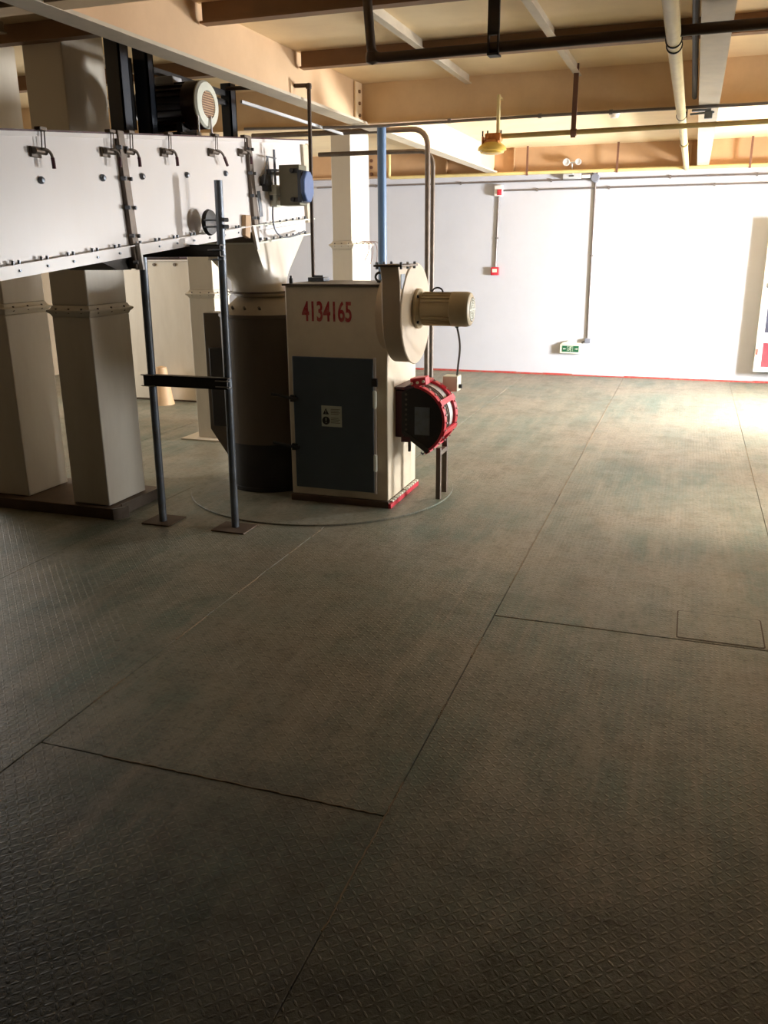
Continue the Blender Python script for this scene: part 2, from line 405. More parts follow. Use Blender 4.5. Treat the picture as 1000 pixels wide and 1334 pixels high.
# ceiling with its steel
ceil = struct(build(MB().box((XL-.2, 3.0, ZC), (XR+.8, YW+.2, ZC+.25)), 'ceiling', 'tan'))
struct(build(MB().box((XL-.2, YB-.2, ZC), (XR+.8, 2.998, ZC+.25)), 'ceiling', 'base'))  # unseen near bays split off in dark brown to cut bounce light
GX = (-5.9, -2.445, 0.003)
ZG = 2.488
def ibeam_y(mb, x, y0, y1, z0, z1, wd, tf=.012, tw=.008):
    mb.box((x-wd/2, y0, z0), (x+wd/2, y1, z0+tf)); mb.box((x-tw/2, y0, z0+tf), (x+tw/2, y1, z1))
def ibeam_x(mb, y, x0, x1, z0, z1, wd, tf=.010, tw=.008):
    mb.box((x0, y-wd/2, z0), (x1, y+wd/2, z0+tf)); mb.box((x0, y-tw/2, z0+tf), (x1, y+tw/2, z1))
for gx in GX:
    mb = MB(); ibeam_y(mb, gx, YB, YW, ZG, ZC, .125); 
    g = build(mb, 'girder_web', 'webtan', ceil)
    mb = MB(); mb.box((gx-.0635, YB, ZG-.003), (gx+.0635, YW, ZG+.013)); build(mb, 'girder_flange', 'flange', ceil)
spans = [(XL, GX[0]), (GX[0], GX[1]), (GX[1], GX[2]), (GX[2], XR)]
for k, y in enumerate((-5.0, -3.9, -2.76, -1.6, -.44, .72, 1.88, 3.05, 4.22, 5.40, 6.55)):
    deep = y in (6.55, 3.05, -.44)  # unseen beam just ahead of the camera made deep to block ceiling spill
    for a, b in spans:
        mb = MB()
        if deep:
            ibeam_x(mb, y, a+.005, b-.005, ZG, ZC, .11)
            build(mb, 'cross_beam', 'beam', ceil)
        else:
            ibeam_x(mb, y, a+.03, b-.03, 2.672, ZC, .07)
            build(mb, 'joist', 'brownbeam', ceil)
ys = [3.05, 4.22, 5.40, 6.55]
for y0, y1 in zip(ys, ys[1:]):
    for x in (-4.6, -3.6, -1.62, -0.855, .72, 1.6):
        if y0 > 6.5 and x < -2: continue
        mb = MB(); mb.box((x-.006, y0+.05, 2.715), (x+.006, y1-.05, ZC)); mb.box((x-.022, y0+.05, 2.712), (x+.022, y1-.05, 2.720))
        build(mb, 'ceiling_rib', 'flange', ceil)
# end plates with bolts where the cross beam meets the girder
mb = MB(); mb.box((-2.437, 6.36, ZG+.02), (-2.425, 6.49, ZC-.01)); build(mb, 'end_plate', 'beam', ceil)
mb = MB()
for z in (2.54, 2.62, 2.70): mb.cyl((-2.426, 6.43, z), (-2.412, 6.43, z), .013, n=6)
build(mb, 'bolt', 'brownbeam', ceil, stuff=True)
# deep beam along the far wall
mb = MB(); mb.box((XL, 11.20, ZG-.004), (XR, YW, ZC)); mb.box((XL, 11.14, ZG-.004), (XR, 11.2, ZG+.010)); build(mb, 'wall_beam', 'shadedtan', ceil)
mb = MB()
for x in (-3.05, -2.2, -0.15, 1.0): mb.box((x, 11.15, ZG+.012), (x+.012, 11.2, ZC-.003))
build(mb, 'stiffener', 'shadedtan', ceil)
mb = MB()
for x in (-4.16, -4.06):
    for z in (2.53, 2.61, 2.69): mb.cyl((x, 11.2, z), (x, 11.18, z), .022, n=6)
build(mb, 'bolt', 'hanger', ceil, stuff=True)

# ------------------------------------------------------------------ inclined conveyor
def zt(y): return 2.045 + .0905*(y-2.924)
def zb(y): return 1.502 + .0930*(y-2.82)
CX0, CX1 = -3.06, -2.60
conv = thing('inclined_conveyor', 'long white enclosed conveyor rising from the left edge over the steel stand', 'conveyor', (-2.83, 4.0, 1.62))
def seg_prism(mb, y0, y1, xa, xb, t0=0.0, b0=0.0, tilt=0.09):
    # section of housing, ends square to the slope
    def T(y): return (y - tilt*.27, zt(y - tilt*.27) + t0)
    def B(y): return (y + tilt*.27, zb(y + tilt*.27) + b0)
    mb.prism([B(y0), B(y1), T(y1), T(y0)], 'x', xa, xb); return mb
secs = [(1.2, 3.70), (3.715, 4.985), (5.0, 5.86)]
for a, b in secs:
    build(seg_prism(MB(), a, b, CX0, CX1), 'housing_section', 'white', conv, bevel=.004)
# cover strip over the top, slightly proud
for a, b in secs[:2] + [(5.0, 5.90)]:
    mb = MB(); mb.prism([(a, zt(a)-.012), (b, zt(b)-.012), (b, zt(b)+.006), (a, zt(a)+.006)], 'x', CX0-.012, CX1+.014)
    build(mb, 'cover', 'white', conv)
    mb = MB(); mb.prism([(a, zt(a)+.006), (b, zt(b)+.006), (b, zt(b)+.014), (a, zt(a)+.014)], 'x', CX0-.006, CX1+.008)
    build(mb, 'cover_gasket', 'reddark', conv)
# bottom angle lip
for a, b in ((1.2, 3.70), (3.715, 4.93)):
    mb = MB(); mb.prism([(a, zb(a)-.014), (b, zb(b)-.014), (b, zb(b)+.040), (a, zb(a)+.040)], 'x', CX1, CX1+.006)
    mb.prism([(a, zb(a)+.036), (b, zb(b)+.036), (b, zb(b)+.041), (a, zb(a)+.041)], 'x', CX1+.003, CX1+.034)
    build(mb, 'bottom_lip', 'white', conv)
# flange joints
for yj in (3.7075, 4.9925):
    mb = MB()
    for dx in (0,):
        mb.prism([(yj-.025+.03, zb(yj)-.07), (yj+.025+.03, zb(yj)-.07), (yj+.025-.024, zt(yj)+.02), (yj-.025-.024, zt(yj)+.02)], 'x', CX1-.002, CX1+.022)
        mb.prism([(yj-.02+.03, zb(yj)-.07), (yj+.02+.03, zb(yj)-.07), (yj+.02+.024, zb(yj)-.005), (yj-.02+.024, zb(yj)-.005)], 'x', CX0-.02, CX1)
    build(mb, 'joint_flange', 'bar', conv, bevel=.003)
# white angle on the left of the second joint foot and beige tab beside it
mb = MB(); mb.prism([(3.735, zb(3.7)-.075), (3.75, zb(3.7)-.075), (3.735, zb(3.7)+.05), (3.72, zb(3.7)+.05)], 'x', CX1+.0, CX1+.045); build(mb, 'corner_angle', 'white', conv)
mb = MB(); mb.prism([(4.86, 1.80), (4.93, 1.80), (4.905, 1.665), (4.845, 1.68)], 'x', CX1+.001, CX1+.030); build(mb, 'side_tab', 'tanstub', conv, bevel=.003)
mb = MB(); mb.prism([(4.925, 1.74), (4.965, 1.74), (5.01, 1.60), (4.975, 1.60)], 'x', CX1+.024, CX1+.040); build(mb, 'tie_strap', 'white', conv)
# gusset hidden under the first joint
mb = MB(); mb.prism([(3.50, zb(3.5)-.016), (3.73, zb(3.73)-.016), (3.73, 1.51), (3.62, 1.51)], 'x', CX1-.30, CX1-.02); build(mb, 'under_gusset', 'darksteel', conv)
# discharge collar under the last section
mb = MB(); mb.prism([(5.02, 1.640), (5.80, 1.705), (5.80, zb(5.8)-.001), (5.02, zb(5.02)-.001)], 'x', CX0+.01, CX1-.002); build(mb, 'discharge_collar', 'white', conv)
mb = MB()
mb.prism([(5.0, 1.632), (5.84, 1.700), (5.84, 1.710), (5.0, 1.642)], 'x', CX0-.02, CX1+.026)
mb.prism([(4.80, zb(4.8)+.036), (5.90, zb(5.9)+.014), (5.90, zb(5.9)+.024), (4.80, zb(4.8)+.046)], 'x', CX1-.004, CX1+.028)
build(mb, 'collar_flange', 'ivory', conv)
mb = MB(); mb.prism([(5.80, zb(5.8)), (5.88, zb(5.88)), (5.83, zt(5.83)-.02), (5.75, zt(5.75)-.02)], 'x', CX1-.001, CX1+.02); build(mb, 'end_flange', 'flange', conv)
# bolts
mb = MB()
y = 2.2
while y < 4.9:
    for dy in (0, .035): mb.cyl((CX1+.02, y+dy, zb(y+dy)+.038), (CX1+.02, y+dy, zb(y+dy)+.056), .0065, n=6)
    mb.cyl((CX1+.004, y+.05, zb(y+.05)+.012), (CX1+.012, y+.05, zb(y+.05)+.012), .006, n=6)
    y += .17
for yj in (3.7075, 4.9925):
    for t in (.0, .22, .45, .68, .92):
        yy = yj + .03 - t*.055; zz = zb(yj)-.04 + t*(zt(yj)-zb(yj)+.03)
        for dy in (-.024, .024): mb.cyl((CX1+.012, yy+dy-.006, zz), (CX1+.034, yy+dy, zz), .010, n=6)
for k in range(8):
    yy = 5.06 + k*.1; mb.cyl((CX1+.014, yy, zb(yy)+.012+.01), (CX1+.014, yy, zb(yy)+.045), .008, n=6)
    zz = 1.632 + (yy-5.0)*.081; mb.cyl((CX1+.012, yy, zz+.004), (CX1+.012, yy, zz+.028), .008, n=6)
build(mb, 'bolt', 'steel', conv, stuff=True)
# side knobs
for y, z in ((3.124, 1.883), (3.54, 1.920), (3.854, 1.948), (4.268, 1.984), (4.688, 2.022)):
    mb = MB(); mb.lathe([(.0155, 0), (.0155, .008), (.010, .016), (.0, .018)], (CX1, y, z), 'x', 14); build(mb, 'stud_knob', 'steel', conv)
# hooked cover latches
def latch(y, swing):
    z = zt(y) - .075
    mb = MB()
    mb.box((CX1, y-.055, z-.020), (CX1+.012, y+.005, z+.022))                    # hinge plate
    mb.cyl((CX1+.022, y-.05, z+.004), (CX1+.022, y+.022, z+.004), .013, n=10)
    pts = bez((CX1+.03, y-.02, z+.012), (CX1+.05, y+.030, z+.02), (CX1+.045, y+.030+swing*.4, z-.02), (CX1+.045, y+.032+swing, z-.060), 8)
    mb.tube(pts, .0065, 8)
    mb.cyl((CX1+.02, y+.0, z+.01), (CX1+.024, y+.004, z+.095), .0032, n=6); mb.cyl((CX1+.02, y+.022, z+.01), (CX1+.024, y+.022, z+.095), .0032, n=6)
    mb.box((CX1+.0, y-.010, z+.086), (CX1+.030, y+.034, z+.100))
    o = build(mb, 'latch', 'bar', conv, bevel=.002, seg=1)
    mb = MB(); mb.tube(pts[-4:], .008, 8); build(mb, 'grip', 'reddark', o)
for y, s in ((3.13, 0), (3.60, -.01), (3.75, 0), (4.085, 0), (4.56, .05), (4.905, 0)): latch(y, s)
# last section: framed panel, lever gear
mb = MB(); mb.prism([(4.99+.04, 1.975), (5.22, 1.99), (5.245, 1.78), (5.07, 1.755)], 'x', CX1, CX1+.016); ap = build(mb, 'inspection_panel', 'white', conv, bevel=.003)
mb = MB(); mb.prism([(5.045, 1.945), (5.085, 1.949), (5.108, 1.800), (5.07, 1.795)], 'x', CX1+.016, CX1+.020); build(mb, 'sight_plate', 'steel', ap)
mb = MB()
mb.cyl((CX1+.05, 5.24, 1.90), (CX1+.05, 5.24, 2.20), .008, n=8)
mb.cyl((CX1+.05, 5.13, 2.15), (CX1+.05, 5.26, 2.15), .005, n=8)
mb.cyl((CX1+.05, 5.14, 2.15), (CX1+.04, 5.10, 1.99), .004, n=6); mb.cyl((CX1+.05, 5.15, 2.15), (CX1+.04, 5.17, 1.99), .004, n=6)
mb.box((CX1, 5.22, 2.075), (CX1+.07, 5.30, 2.085)); mb.box((CX1, 5.225, 1.90), (CX1+.03, 5.255, 2.08))
build(mb, 'lever_rod', 'steel', conv)
mb = MB(); mb.lathe([(.02, 0), (.045, .01), (.045, .04), (.03, .055)], (CX1, 5.155, 2.005), 'x', 12); mb.box((CX1, 5.12, 1.95), (CX1+.05, 5.185, 1.98)); build(mb, 'pivot_bearing', 'black', conv, bevel=.003)
mb = MB(); mb.box((CX1, 5.20, 1.93), (CX1+.075, 5.33, 1.99)); mb.box((CX1, 5.23, 1.86), (CX1+.06, 5.30, 1.93)); mb.cyl((CX1+.05, 5.30, 1.95), (CX1+.10, 5.36, 1.95), .008, n=8); build(mb, 'bracket_block', 'ivory', conv, bevel=.004)

# control box with blue end cap fixed beside the conveyor end
cb = thing('limit_switch_box', 'olive grey box with a blue octagonal end cap beside the conveyor end', 'switch box', (-2.45, 5.26, 1.86))
mb = MB(); mb.box((-2.512, 5.215, 1.866), (-2.372, 5.330, 2.106)); build(mb, 'housing', 'oliveb', cb, bevel=.005)
mb = MB(); mb.box((-2.599, 5.25, 2.05), (-2.510, 5.29, 2.07)); mb.box((-2.599, 5.25, 1.90), (-2.510, 5.29, 1.92)); mb.box((-2.5995, 5.24, 1.88), (-2.594, 5.30, 2.09)); build(mb, 'wall_bracket', 'flange', cb)
for z in (2.070, 1.900):
    mb = MB(); mb.box((-2.425, 5.203, z-.014), (-2.374, 5.216, z+.012)); mb.cyl((-2.415, 5.21, z), (-2.415, 5.192, z), .014, n=10); build(mb, 'clip', 'black', cb, bevel=.002)
oc = [(5.232+.080*math.cos(PI/8+k*PI/4), 1.975+.098*math.sin(PI/8+k*PI/4)) for k in range(8)]
mb = MB(); mb.box((-2.371, 5.180, 1.880), (-2.343, 5.312, 2.070)); build(mb, 'motor_body', 'navy', cb, bevel=.004)
mb = MB(); mb.prism(oc, 'x', -2.342, -2.312); build(mb, 'end_cap', 'blue', cb, bevel=.008)
tag(build(MB().tube(bez((-2.53, 5.15, 1.86), (-2.52, 5.08, 1.66), (-2.50, 5.22, 1.64), (-2.55, 5.66, 1.72), 20), .006, 8), 'cable', 'steel'), 'grey cable looping below the olive box at the conveyor end', 'cable')

# motor on top of the conveyor
mo = thing('electric_motor', 'dark maroon electric motor with a cream slotted fan cowl above the conveyor', 'motor', (-2.88, 4.66, zt(4.66)+.014))
mz = 2.385; my = 4.67
mb = MB(); mb.lathe([(.05, -.44), (.10, -.42), (.115, -.40), (.115, -.09), (.12, -.08)], (-2.68, my, mz), 'x', 28); build(mb, 'body', 'maroon', mo)
mb = MB()
for k in range(20):
    a = k*PI/10; c, s_ = math.cos(a), math.sin(a)
    R_ = Matrix.Rotation(a, 3, 'X'); mb.box((-3.06, my-.003, mz+.112), (-2.78, my+.003, mz+.126), R_, (-2.9, my, mz))
build(mb, 'cooling_fins', 'maroon', mo)
mb = MB(); mb.lathe([(.118, -.10), (.126, -.10), (.126, -.012), (.118, 0), (.0, .001)], (-2.68, my, mz), 'x', 32); cw = build(mb, 'fan_cowl', 'maroon', mo)
mb = MB(); mb.lathe([(.070, .0), (.074, .012), (.116, .008), (.126, -.004), (.126, -.012), (.070, -.004)], (-2.68, my, mz), 'x', 36); build(mb, 'cowl_ring', 'ivory', cw, label='cream ring of the fan cowl')
mb = MB(); mb.lathe([(.072, .0), (.070, .004), (.0, .005)], (-2.68, my, mz), 'x', 24); 
build(mb, 'grille_plate', 'hanger', cw)
mb = MB()
for k in range(-5, 6): hw = math.sqrt(.07**2-(k*.0125)**2); mb.box((-2.676, my-hw, mz+k*.0125-.003), (-2.669, my+hw, mz+k*.0125+.003))
build(mb, 'grille_bars', 'tanstub', cw)
mb = MB()
for x in (-3.02, -2.82):
    mb.box((x-.03, my-.12, zt(my)+.012), (x+.03, my+.12, zt(my)+.035)); mb.box((x-.02, my-.08, zt(my)+.03), (x+.02, my+.08, mz-.09))
build(mb, 'foot', 'black', mo, bevel=.003)
mb = MB(); mb.box((-2.98, my-.05, mz+.11), (-2.86, my+.05, mz+.155)); build(mb, 'terminal_box', 'grey', mo, bevel=.006)
mb = MB()
for x in (-2.66, -2.96):
    for y in (my-.14, my+.0):
        mb.cyl((x, y, zt(y)+.014), (x, y, zt(y)+.12), .006, n=8); mb.cyl((x, y, zt(y)+.016), (x, y, zt(y)+.034), .013, n=6)
build(mb, 'hold_down_bolt', 'mesh', mo, stuff=True)

# drive frame: blue-black posts on the conveyor
df = thing('drive_frame', 'blue-black steel posts standing on the conveyor round the dark motor', 'frame', (-2.95, 4.7, 2.2))
for x0, x1, y0, y1, zz in ((-2.99, -2.90, 4.19, 4.27, 2.668), (-2.99, -2.90, 4.44, 4.50, ZC-.002), (-2.97, -2.90, 5.36, 5.43, 2.62)):
    z0 = zt(y0)+.0145
    mb = MB(); mb.box((x0, y0, z0), (x1, y0+.008, zz)); mb.box((x1-.010, y0, z0), (x1, y1, zz)); mb.box((x0, y1-.008, z0), (x1, y1, zz)); build(mb, 'post', 'navy', df)
mb = MB(); mb.box((-3.03, 4.30, 2.24), (-2.99, 4.43, 2.60)); build(mb, 'guard_plate', 'black', df)
mb = MB(); mb.box((-2.96, 4.50, 2.545), (-2.93, 5.38, 2.575)); mb.box((-2.96, 4.9, 2.49), (-2.93, 5.38, 2.52)); build(mb, 'crossbar', 'black', df)
# thin light angle running to the blue post
o = tag(build(MB().box((-2.75, 5.20, 2.470), (-2.735, 6.9, 2.488)), 'tie_bar', 'grey'), 'thin pale grey bar running back from the motor frame to the blue post', 'bar')
o.rotation_euler = (0, 0, 0)

# ------------------------------------------------------------------ support stand under the conveyor
st = thing('support_stand', 'two-post steel stand with cross bars carrying the white conveyor', 'stand', (-2.69, 4.3, 0))
mb = MB(); mb.tube([(-2.941, 4.28, .008), (-2.925, 4.28, 1.60)], .0235, 16); build(mb, 'post', 'steel', st)
mb = MB(); mb.tube([(-2.457, 4.31, .008), (-2.434, 4.31, 1.955)], .0225, 16); build(mb, 'post', 'steel', st)
def ang(x0, x1, z0, z1, y):
    mb = MB(); mb.box((x0, y-.004, z0), (x1, y+.004, z1)); mb.box((x0, y-.004, z1-.006), (x1, y+.05, z1)); mb.box((x0, y-.004, z0), (x1, y+.05, z0+.006)); return mb
build(ang(-2.96, -2.41, 1.565, 1.628, 4.245), 'top_bar', 'darksteel', st)
build(ang(-2.965, -2.415, .845, .908, 4.245), 'crossbar', 'darksteel', st)
mb = MB()
for (x, zz) in ((-2.935, .908), (-2.935, .845), (-2.445, .893), (-2.445, .86), (-2.438, 1.60), (-2.438, 1.55)):
    mb.box((x-.045, 4.237, zz-.003), (x+.045, 4.243, zz+.003))
build(mb, 'clamp_tab', 'mesh', st)
build(MB().box((-3.045, 4.20, 0.0), (-2.852, 4.40, .008)), 'base_plate', 'base', st, bevel=.001)
build(MB().box((-2.567, 4.21, 0.0), (-2.350, 4.39, .008)), 'base_plate', 'base', st, bevel=.001)
mb = MB(); mb.lathe([(.02, 0), (.064, .0), (.070, .010), (.064, .026), (.03, .030)], (-2.55, 4.37, 1.745), 'x', 24); build(mb, 'clamp_disc', 'black', st)
mb = MB()
for z in (1.70, 1.735): mb.cyl((-2.53, 4.30, z+.02), (-2.40, 4.32, z+.02), .005, n=8); mb.cyl((-2.41, 4.30, z+.02), (-2.395, 4.32, z+.02), .012, n=6)
for z in (1.55, 1.60): mb.cyl((-2.45, 4.235, z), (-2.385, 4.235, z), .005, n=8)
build(mb, 'clamp_bolt', 'steel', st)

# ------------------------------------------------------------------ tall square ducts
def duct(label, x0, x1, y0, y1, zf, ztop, zbot=0.0, inset=.006, wires=False, group=None):
    t = thing('square_duct', label, 'duct', ((x0+x1)/2, (y0+y1)/2, zbot), group)
    build(MB().box((x0, y0, zbot), (x1, y1, zf-.035)), 'lower_section', 'duct', t, bevel=.006)
    build(MB().box((x0+inset, y0+inset, zf+.03), (x1-inset, y1-inset, ztop)), 'upper_section', 'duct', t, bevel=.006)
    mb = MB()
    def ring(a, z): return [(x0-a, y0-a, z), (x1+a, y0-a, z), (x1+a, y1+a, z), (x0-a, y1+a, z)]
    mb.loft([ring(0, zf-.035), ring(.006, zf-.020), ring(.020, zf-.008), ring(.022, zf-.004), ring(.022, zf+.004), ring(.006, zf+.010), ring(-.004, zf+.03)])
    f = build(mb, 'flange_joint', 'duct', t, bevel=.002, seg=1)
    mb = MB()
    for k in range(3):
        yy = y0 + (y1-y0)*(k+.5)/3; mb.cyl((x1+.013, yy, zf+.0), (x1+.013, yy, zf+.016), .006, n=6); mb.cyl((x1+.013, yy, zf-.016), (x1+.013, yy, zf), .006, n=6)
    for k in range(3):
        xx = x0 + (x1-x0)*(k+.5)/3; mb.cyl((xx, y0-.013, zf-.014), (xx, y0-.013, zf+.016), .006, n=6)
    build(mb, 'bolt', 'bar', t, stuff=True)
    return t
DB = .075
duct('front tall cream square duct at left, beside the stand post', -3.575, -3.305, 4.255, 4.640, 1.262, ZC-.002, DB)
duct('tall square duct at the left picture edge, left of the front cream duct', -4.33, -3.945, 4.28, 4.66, 1.262, ZC-.002, DB)
mb = MB(); mb.box((-4.60, 4.215, 0), (-3.27, 4.76, DB-.004)); o = thing('duct_plinth', 'low rusty brown plinth under the two tall ducts at left', 'plinth', (-3.9, 4.5, 0))
build(mb, 'slab', 'base', o, bevel=.004)
mb = MB(); mb.prism([(-3.27, 4.215), (-3.255, 4.215), (-3.20, 4.30), (-3.215, 4.32)], 'z', 0, .07); mb.box((-3.27, 4.32, .0), (-3.262, 4.74, .072)); build(mb, 'corner_angle', 'bar', o)
duct('cream square duct standing behind the stand, left of the brown drum', -4.02, -3.775, 6.50, 6.76, 1.247, 2.47, .012)
tag(build(MB().box((-4.14, 6.40, 0), (-3.60, 6.95, .012)), 'duct_base_plate', 'flange', bevel=.002), 'flat plate under the duct left of the brown drum', 'base plate')
duct('bright cream square duct rising behind the numbered machine, under the girder', -2.985, -2.795, 7.2, 7.66, 1.635, ZC-.002, 0)
# thin wires hanging from its flange
mb = MB()
for k in range(4):
    y = 7.3 + k*.09; mb.tube(bez((-2.77, y, 1.65), (-2.68, y+.05, 1.70), (-2.66, y+.02, 1.60), (-2.72+.02*k, y, 1.50-.03*k), 8), .003, 5)
tag(build(mb, 'wire', 'hanger'), 'thin loose wires hanging from the flange of the bright duct', 'wire')

# pale cabinet, far left behind the stand
wc = thing('steel_cabinet', 'large pale steel cabinet behind the stand, left of the far ducts', 'cabinet', (-5.5, 8.35, 0))
build(MB().box((-6.25, 8.10, .02), (-4.97, 8.60, 1.49)), 'body', 'duct', wc, bevel=.006)
build(MB().box((-6.27, 8.08, 1.49), (-4.95, 8.62, 1.505)), 'top_rim', 'white', wc)
mb = MB()
for x in (-5.40, -5.15): mb.cyl((x, 8.10, 1.455), (x, 8.085, 1.455), .016, n=8)
build(mb, 'bolt', 'bar', wc, stuff=True)
build(MB().box((-6.24, 8.12, 0), (-4.98, 8.58, .02)), 'kick_base', 'base', wc)
mb = MB(); mb.box((-5.75, 8.2, 1.505), (-5.15, 8.5, 1.74)); o = tag(build(mb, 'dark_gap_block', 'maroon', bevel=.01), 'dark maroon block standing in for the dark gaps above the pale cabinet', 'housing')  # added block, its dark colour stands for shaded gaps above the cabinet
mb = MB(); mb.lathe([(.115, 0), (.10, .06), (.055, .40), (.0, .415)], (-5.30, 7.92, 0), 'z', 20)
tag(build(mb, 'tapered_spout', 'tanstub'), 'small tan cone standing in front of the pale cabinet', 'cone')

# ------------------------------------------------------------------ chute and drum
ch = thing('discharge_chute', 'cream tapered chute between the conveyor end and the brown drum', 'chute', (-2.78, 5.35, 1.32))
def rect_ring(x0, x1, y0, y1, z0, z1, n=8):
    pts = []
    cs = [(x1, y0), (x1, y1), (x0, y1), (x0, y0)]
    for i in range(4):
        a, b = cs[i], cs[(i+1) % 4]
        for k in range(n):
            t = k/n; x = a[0]+(b[0]-a[0])*t; y = a[1]+(b[1]-a[1])*t
            pts.append(Vector((x, y, z0 + (z1-z0)*(y-y0)/(y1-y0))))
    return pts
def circ_ring(cx, cy, r, z, n=32):
    return [Vector((cx + r*math.cos(-PI/4 + 2*PI*k/n), cy + r*math.sin(-PI/4 + 2*PI*k/n), z)) for k in range(n)]
r0 = rect_ring(-3.03, -2.605, 5.03, 5.78, 1.636, 1.700); r1 = circ_ring(-2.735, 5.31, .185, 1.40)
rings = [r0] + [[a.lerp(b, t) for a, b in zip(r0, r1)] for t in (.25, .5, .75)] + [r1, circ_ring(-2.735, 5.31, .180, 1.335)]
build(MB().loft(rings), 'transition', 'duct', ch)
mb = MB(); mb.lathe([(.19, 0), (.205, 0), (.205, .012), (.19, .012)], (-2.735, 5.31, 1.323), 'z', 32); build(mb, 'flange_ring', 'bar', ch)
dr = thing('dust_drum', 'tall brown cylindrical drum with a cone top left of the numbered machine', 'drum', (-2.70, 5.33, .012))
mb = MB(); mb.lathe([(.19, 1.322), (.205, 1.322), (.205, 1.31), (.185, 1.30), (.312, 1.19)], (-2.705, 5.33, 0), 'z', 40); build(mb, 'cone_top', 'drum2', dr)
mb = MB(); mb.lathe([(.318, 1.195), (.318, 1.175), (.308, 1.172), (.308, .34)], (-2.705, 5.33, 0), 'z', 40); build(mb, 'shell', 'drum', dr)
mb = MB(); mb.lathe([(.300, .34), (.300, .04), (.312, .038), (.312, .012)], (-2.705, 5.33, 0), 'z', 40); build(mb, 'lower_band', 'black', dr)
mb = MB(); mb.prism([(-3.175, 1.185), (-2.86, 1.185), (-2.86, .14), (-3.015, .14), (-3.175, .37)], 'y', 5.30, 5.48); build(mb, 'side_box', 'drum', dr, bevel=.004)
mb = MB(); mb.box((-3.13, 5.27, .40), (-3.00, 5.30, .95)); build(mb, 'side_door', 'black', dr, bevel=.004)
mb = MB()
for z in (.45, .62, .95, 1.1): mb.cyl((-3.175, 5.37, z), (-3.19, 5.37, z), .012, n=8)
for x in (-2.82, -2.72, -2.62): mb.cyl((x, 5.33-math.sqrt(.26**2-(x+2.705)**2), 1.225), (x, 5.33-math.sqrt(.28**2-(x+2.705)**2), 1.245), .009, n=6)
build(mb, 'bolt', 'bar', dr, stuff=True)

# round plate on the floor under machine and drum
tag(build(MB().cyl((-2.325, 5.346, -.001), (-2.325, 5.346, .010), .912, n=96), 'round_floor_plate', 'floor', bevel=.002, seg=1), 'round steel plate on the floor under the machine and drum', 'floor plate')

# ------------------------------------------------------------------ numbered filter machine
MX0, MX1, MY0, MY1 = -2.375, -1.705, 4.95, 5.535
mc = thing('filter_machine', 'cream filter machine with red number and slate blue door', 'machine', (-2.04, 5.24, .010))
build(MB().box((MX0, MY0, .055), (MX1, MY1, 1.385)), 'cabinet_body', 'cream', mc, bevel=.006)
build(MB().box((MX0-.014, MY0-.014, 1.385), (MX1+.004, MY1+.012, 1.398)), 'top_lid', 'bar', mc, bevel=.002)
mb = MB(); mb.box((MX0-.006, MY0-.012, .010), (MX1+.006, MY1+.006, .054)); build(mb, 'base_frame', 'base', mc, bevel=.003)
mb = MB(); mb.box((MX1+.004, MY0-.012, .010), (MX1+.022, MY1+.01, .040)); build(mb, 'base_edge', 'red', mc, bevel=.002, label='red painted base edge on the right side')
mb = MB()
for k in range(12):
    y = MY0 + .02 + k*.048; mb.box((MX1+.004, y, .045), (MX1+.024, y+.03, .056))
build(mb, 'seal_lump', 'sill', mc, stuff=True)
door = build(MB().box((-2.335, MY0-.020, .108), (-1.792, MY0-.001, .957)), 'door', 'door', mc, bevel=.004, label='slate blue door')
build(MB().box((-1.792, MY0-.014, .100), (-1.778, MY0-.001, .962)), 'door_trim', 'white', mc)
for z in (.70, .385):
    mb = MB(); mb.tube([(-2.47, MY0-.06, z+.018), (-2.40, MY0-.055, z+.008), (-2.34, MY0-.035, z-.008), (-2.30, MY0-.03, z-.012)], .010, 8)
    mb.box((-2.352, MY0-.035, z-.03), (-2.318, MY0-.016, z+.012)); build(mb, 'handle', 'black', door)
for z in (.705, .300):
    mb = MB(); mb.box((-1.792, MY0-.030, z-.045), (-1.772, MY0-.012, z+.055)); mb.cyl((-1.782, MY0-.026, z-.05), (-1.782, MY0-.026, z+.06), .008, n=8); build(mb, 'hinge', 'ivory', door)
mb = MB(); mb.box((-1.80, MY0-.028, .79), (-1.765, MY0-.012, .84)); build(mb, 'catch', 'black', door)
# warning sticker
stk = build(MB().box((-2.142, MY0-.0225, .522), (-2.004, MY0-.0195, .655)), 'warning_sticker', 'sticker', door)
mb = MB(); yf = MY0-.0235
mb.prism([(-2.132, .600), (-2.090, .600), (-2.111, .640)], 'y', yf-.0004, yf+.0002)
mb.cyl((-2.111, yf-.0004, .560), (-2.111, yf+.0002, .560), .026, n=24)
build(mb, 'sticker_symbol', 'black', mc)
mb = MB()
mb.box((-2.1135, yf-.0012, .5585), (-2.1085, yf-.0005, .578)); mb.box((-2.1135, yf-.0012, .545), (-2.1085, yf-.0005, .551))
mb.box((-2.1125, yf-.0012, .612), (-2.1095, yf-.0005, .627)); mb.box((-2.1125, yf-.0012, .605), (-2.1095, yf-.0005, .609))
build(mb, 'exclamation_mark', 'sticker', mc)
mb = MB()
for k in range(4): mb.box((-2.078, yf-.0004, .632-k*.010), (-2.014-.01*(k % 2), yf+.0002, .636-k*.010)); mb.box((-2.078, yf-.0004, .576-k*.010), (-2.014-.012*((k+1) % 2), yf+.0002, .580-k*.010))
build(mb, 'sticker_print', 'oliveb', mc)
text_mesh('4134165', .165, 'ink', mc, (-2.262, MY0-.0012, 1.178), (1, 0, .0), (0, 0, 1), sx=.575, name='machine_number', offset=.0035, label='red stencilled number 4134165')
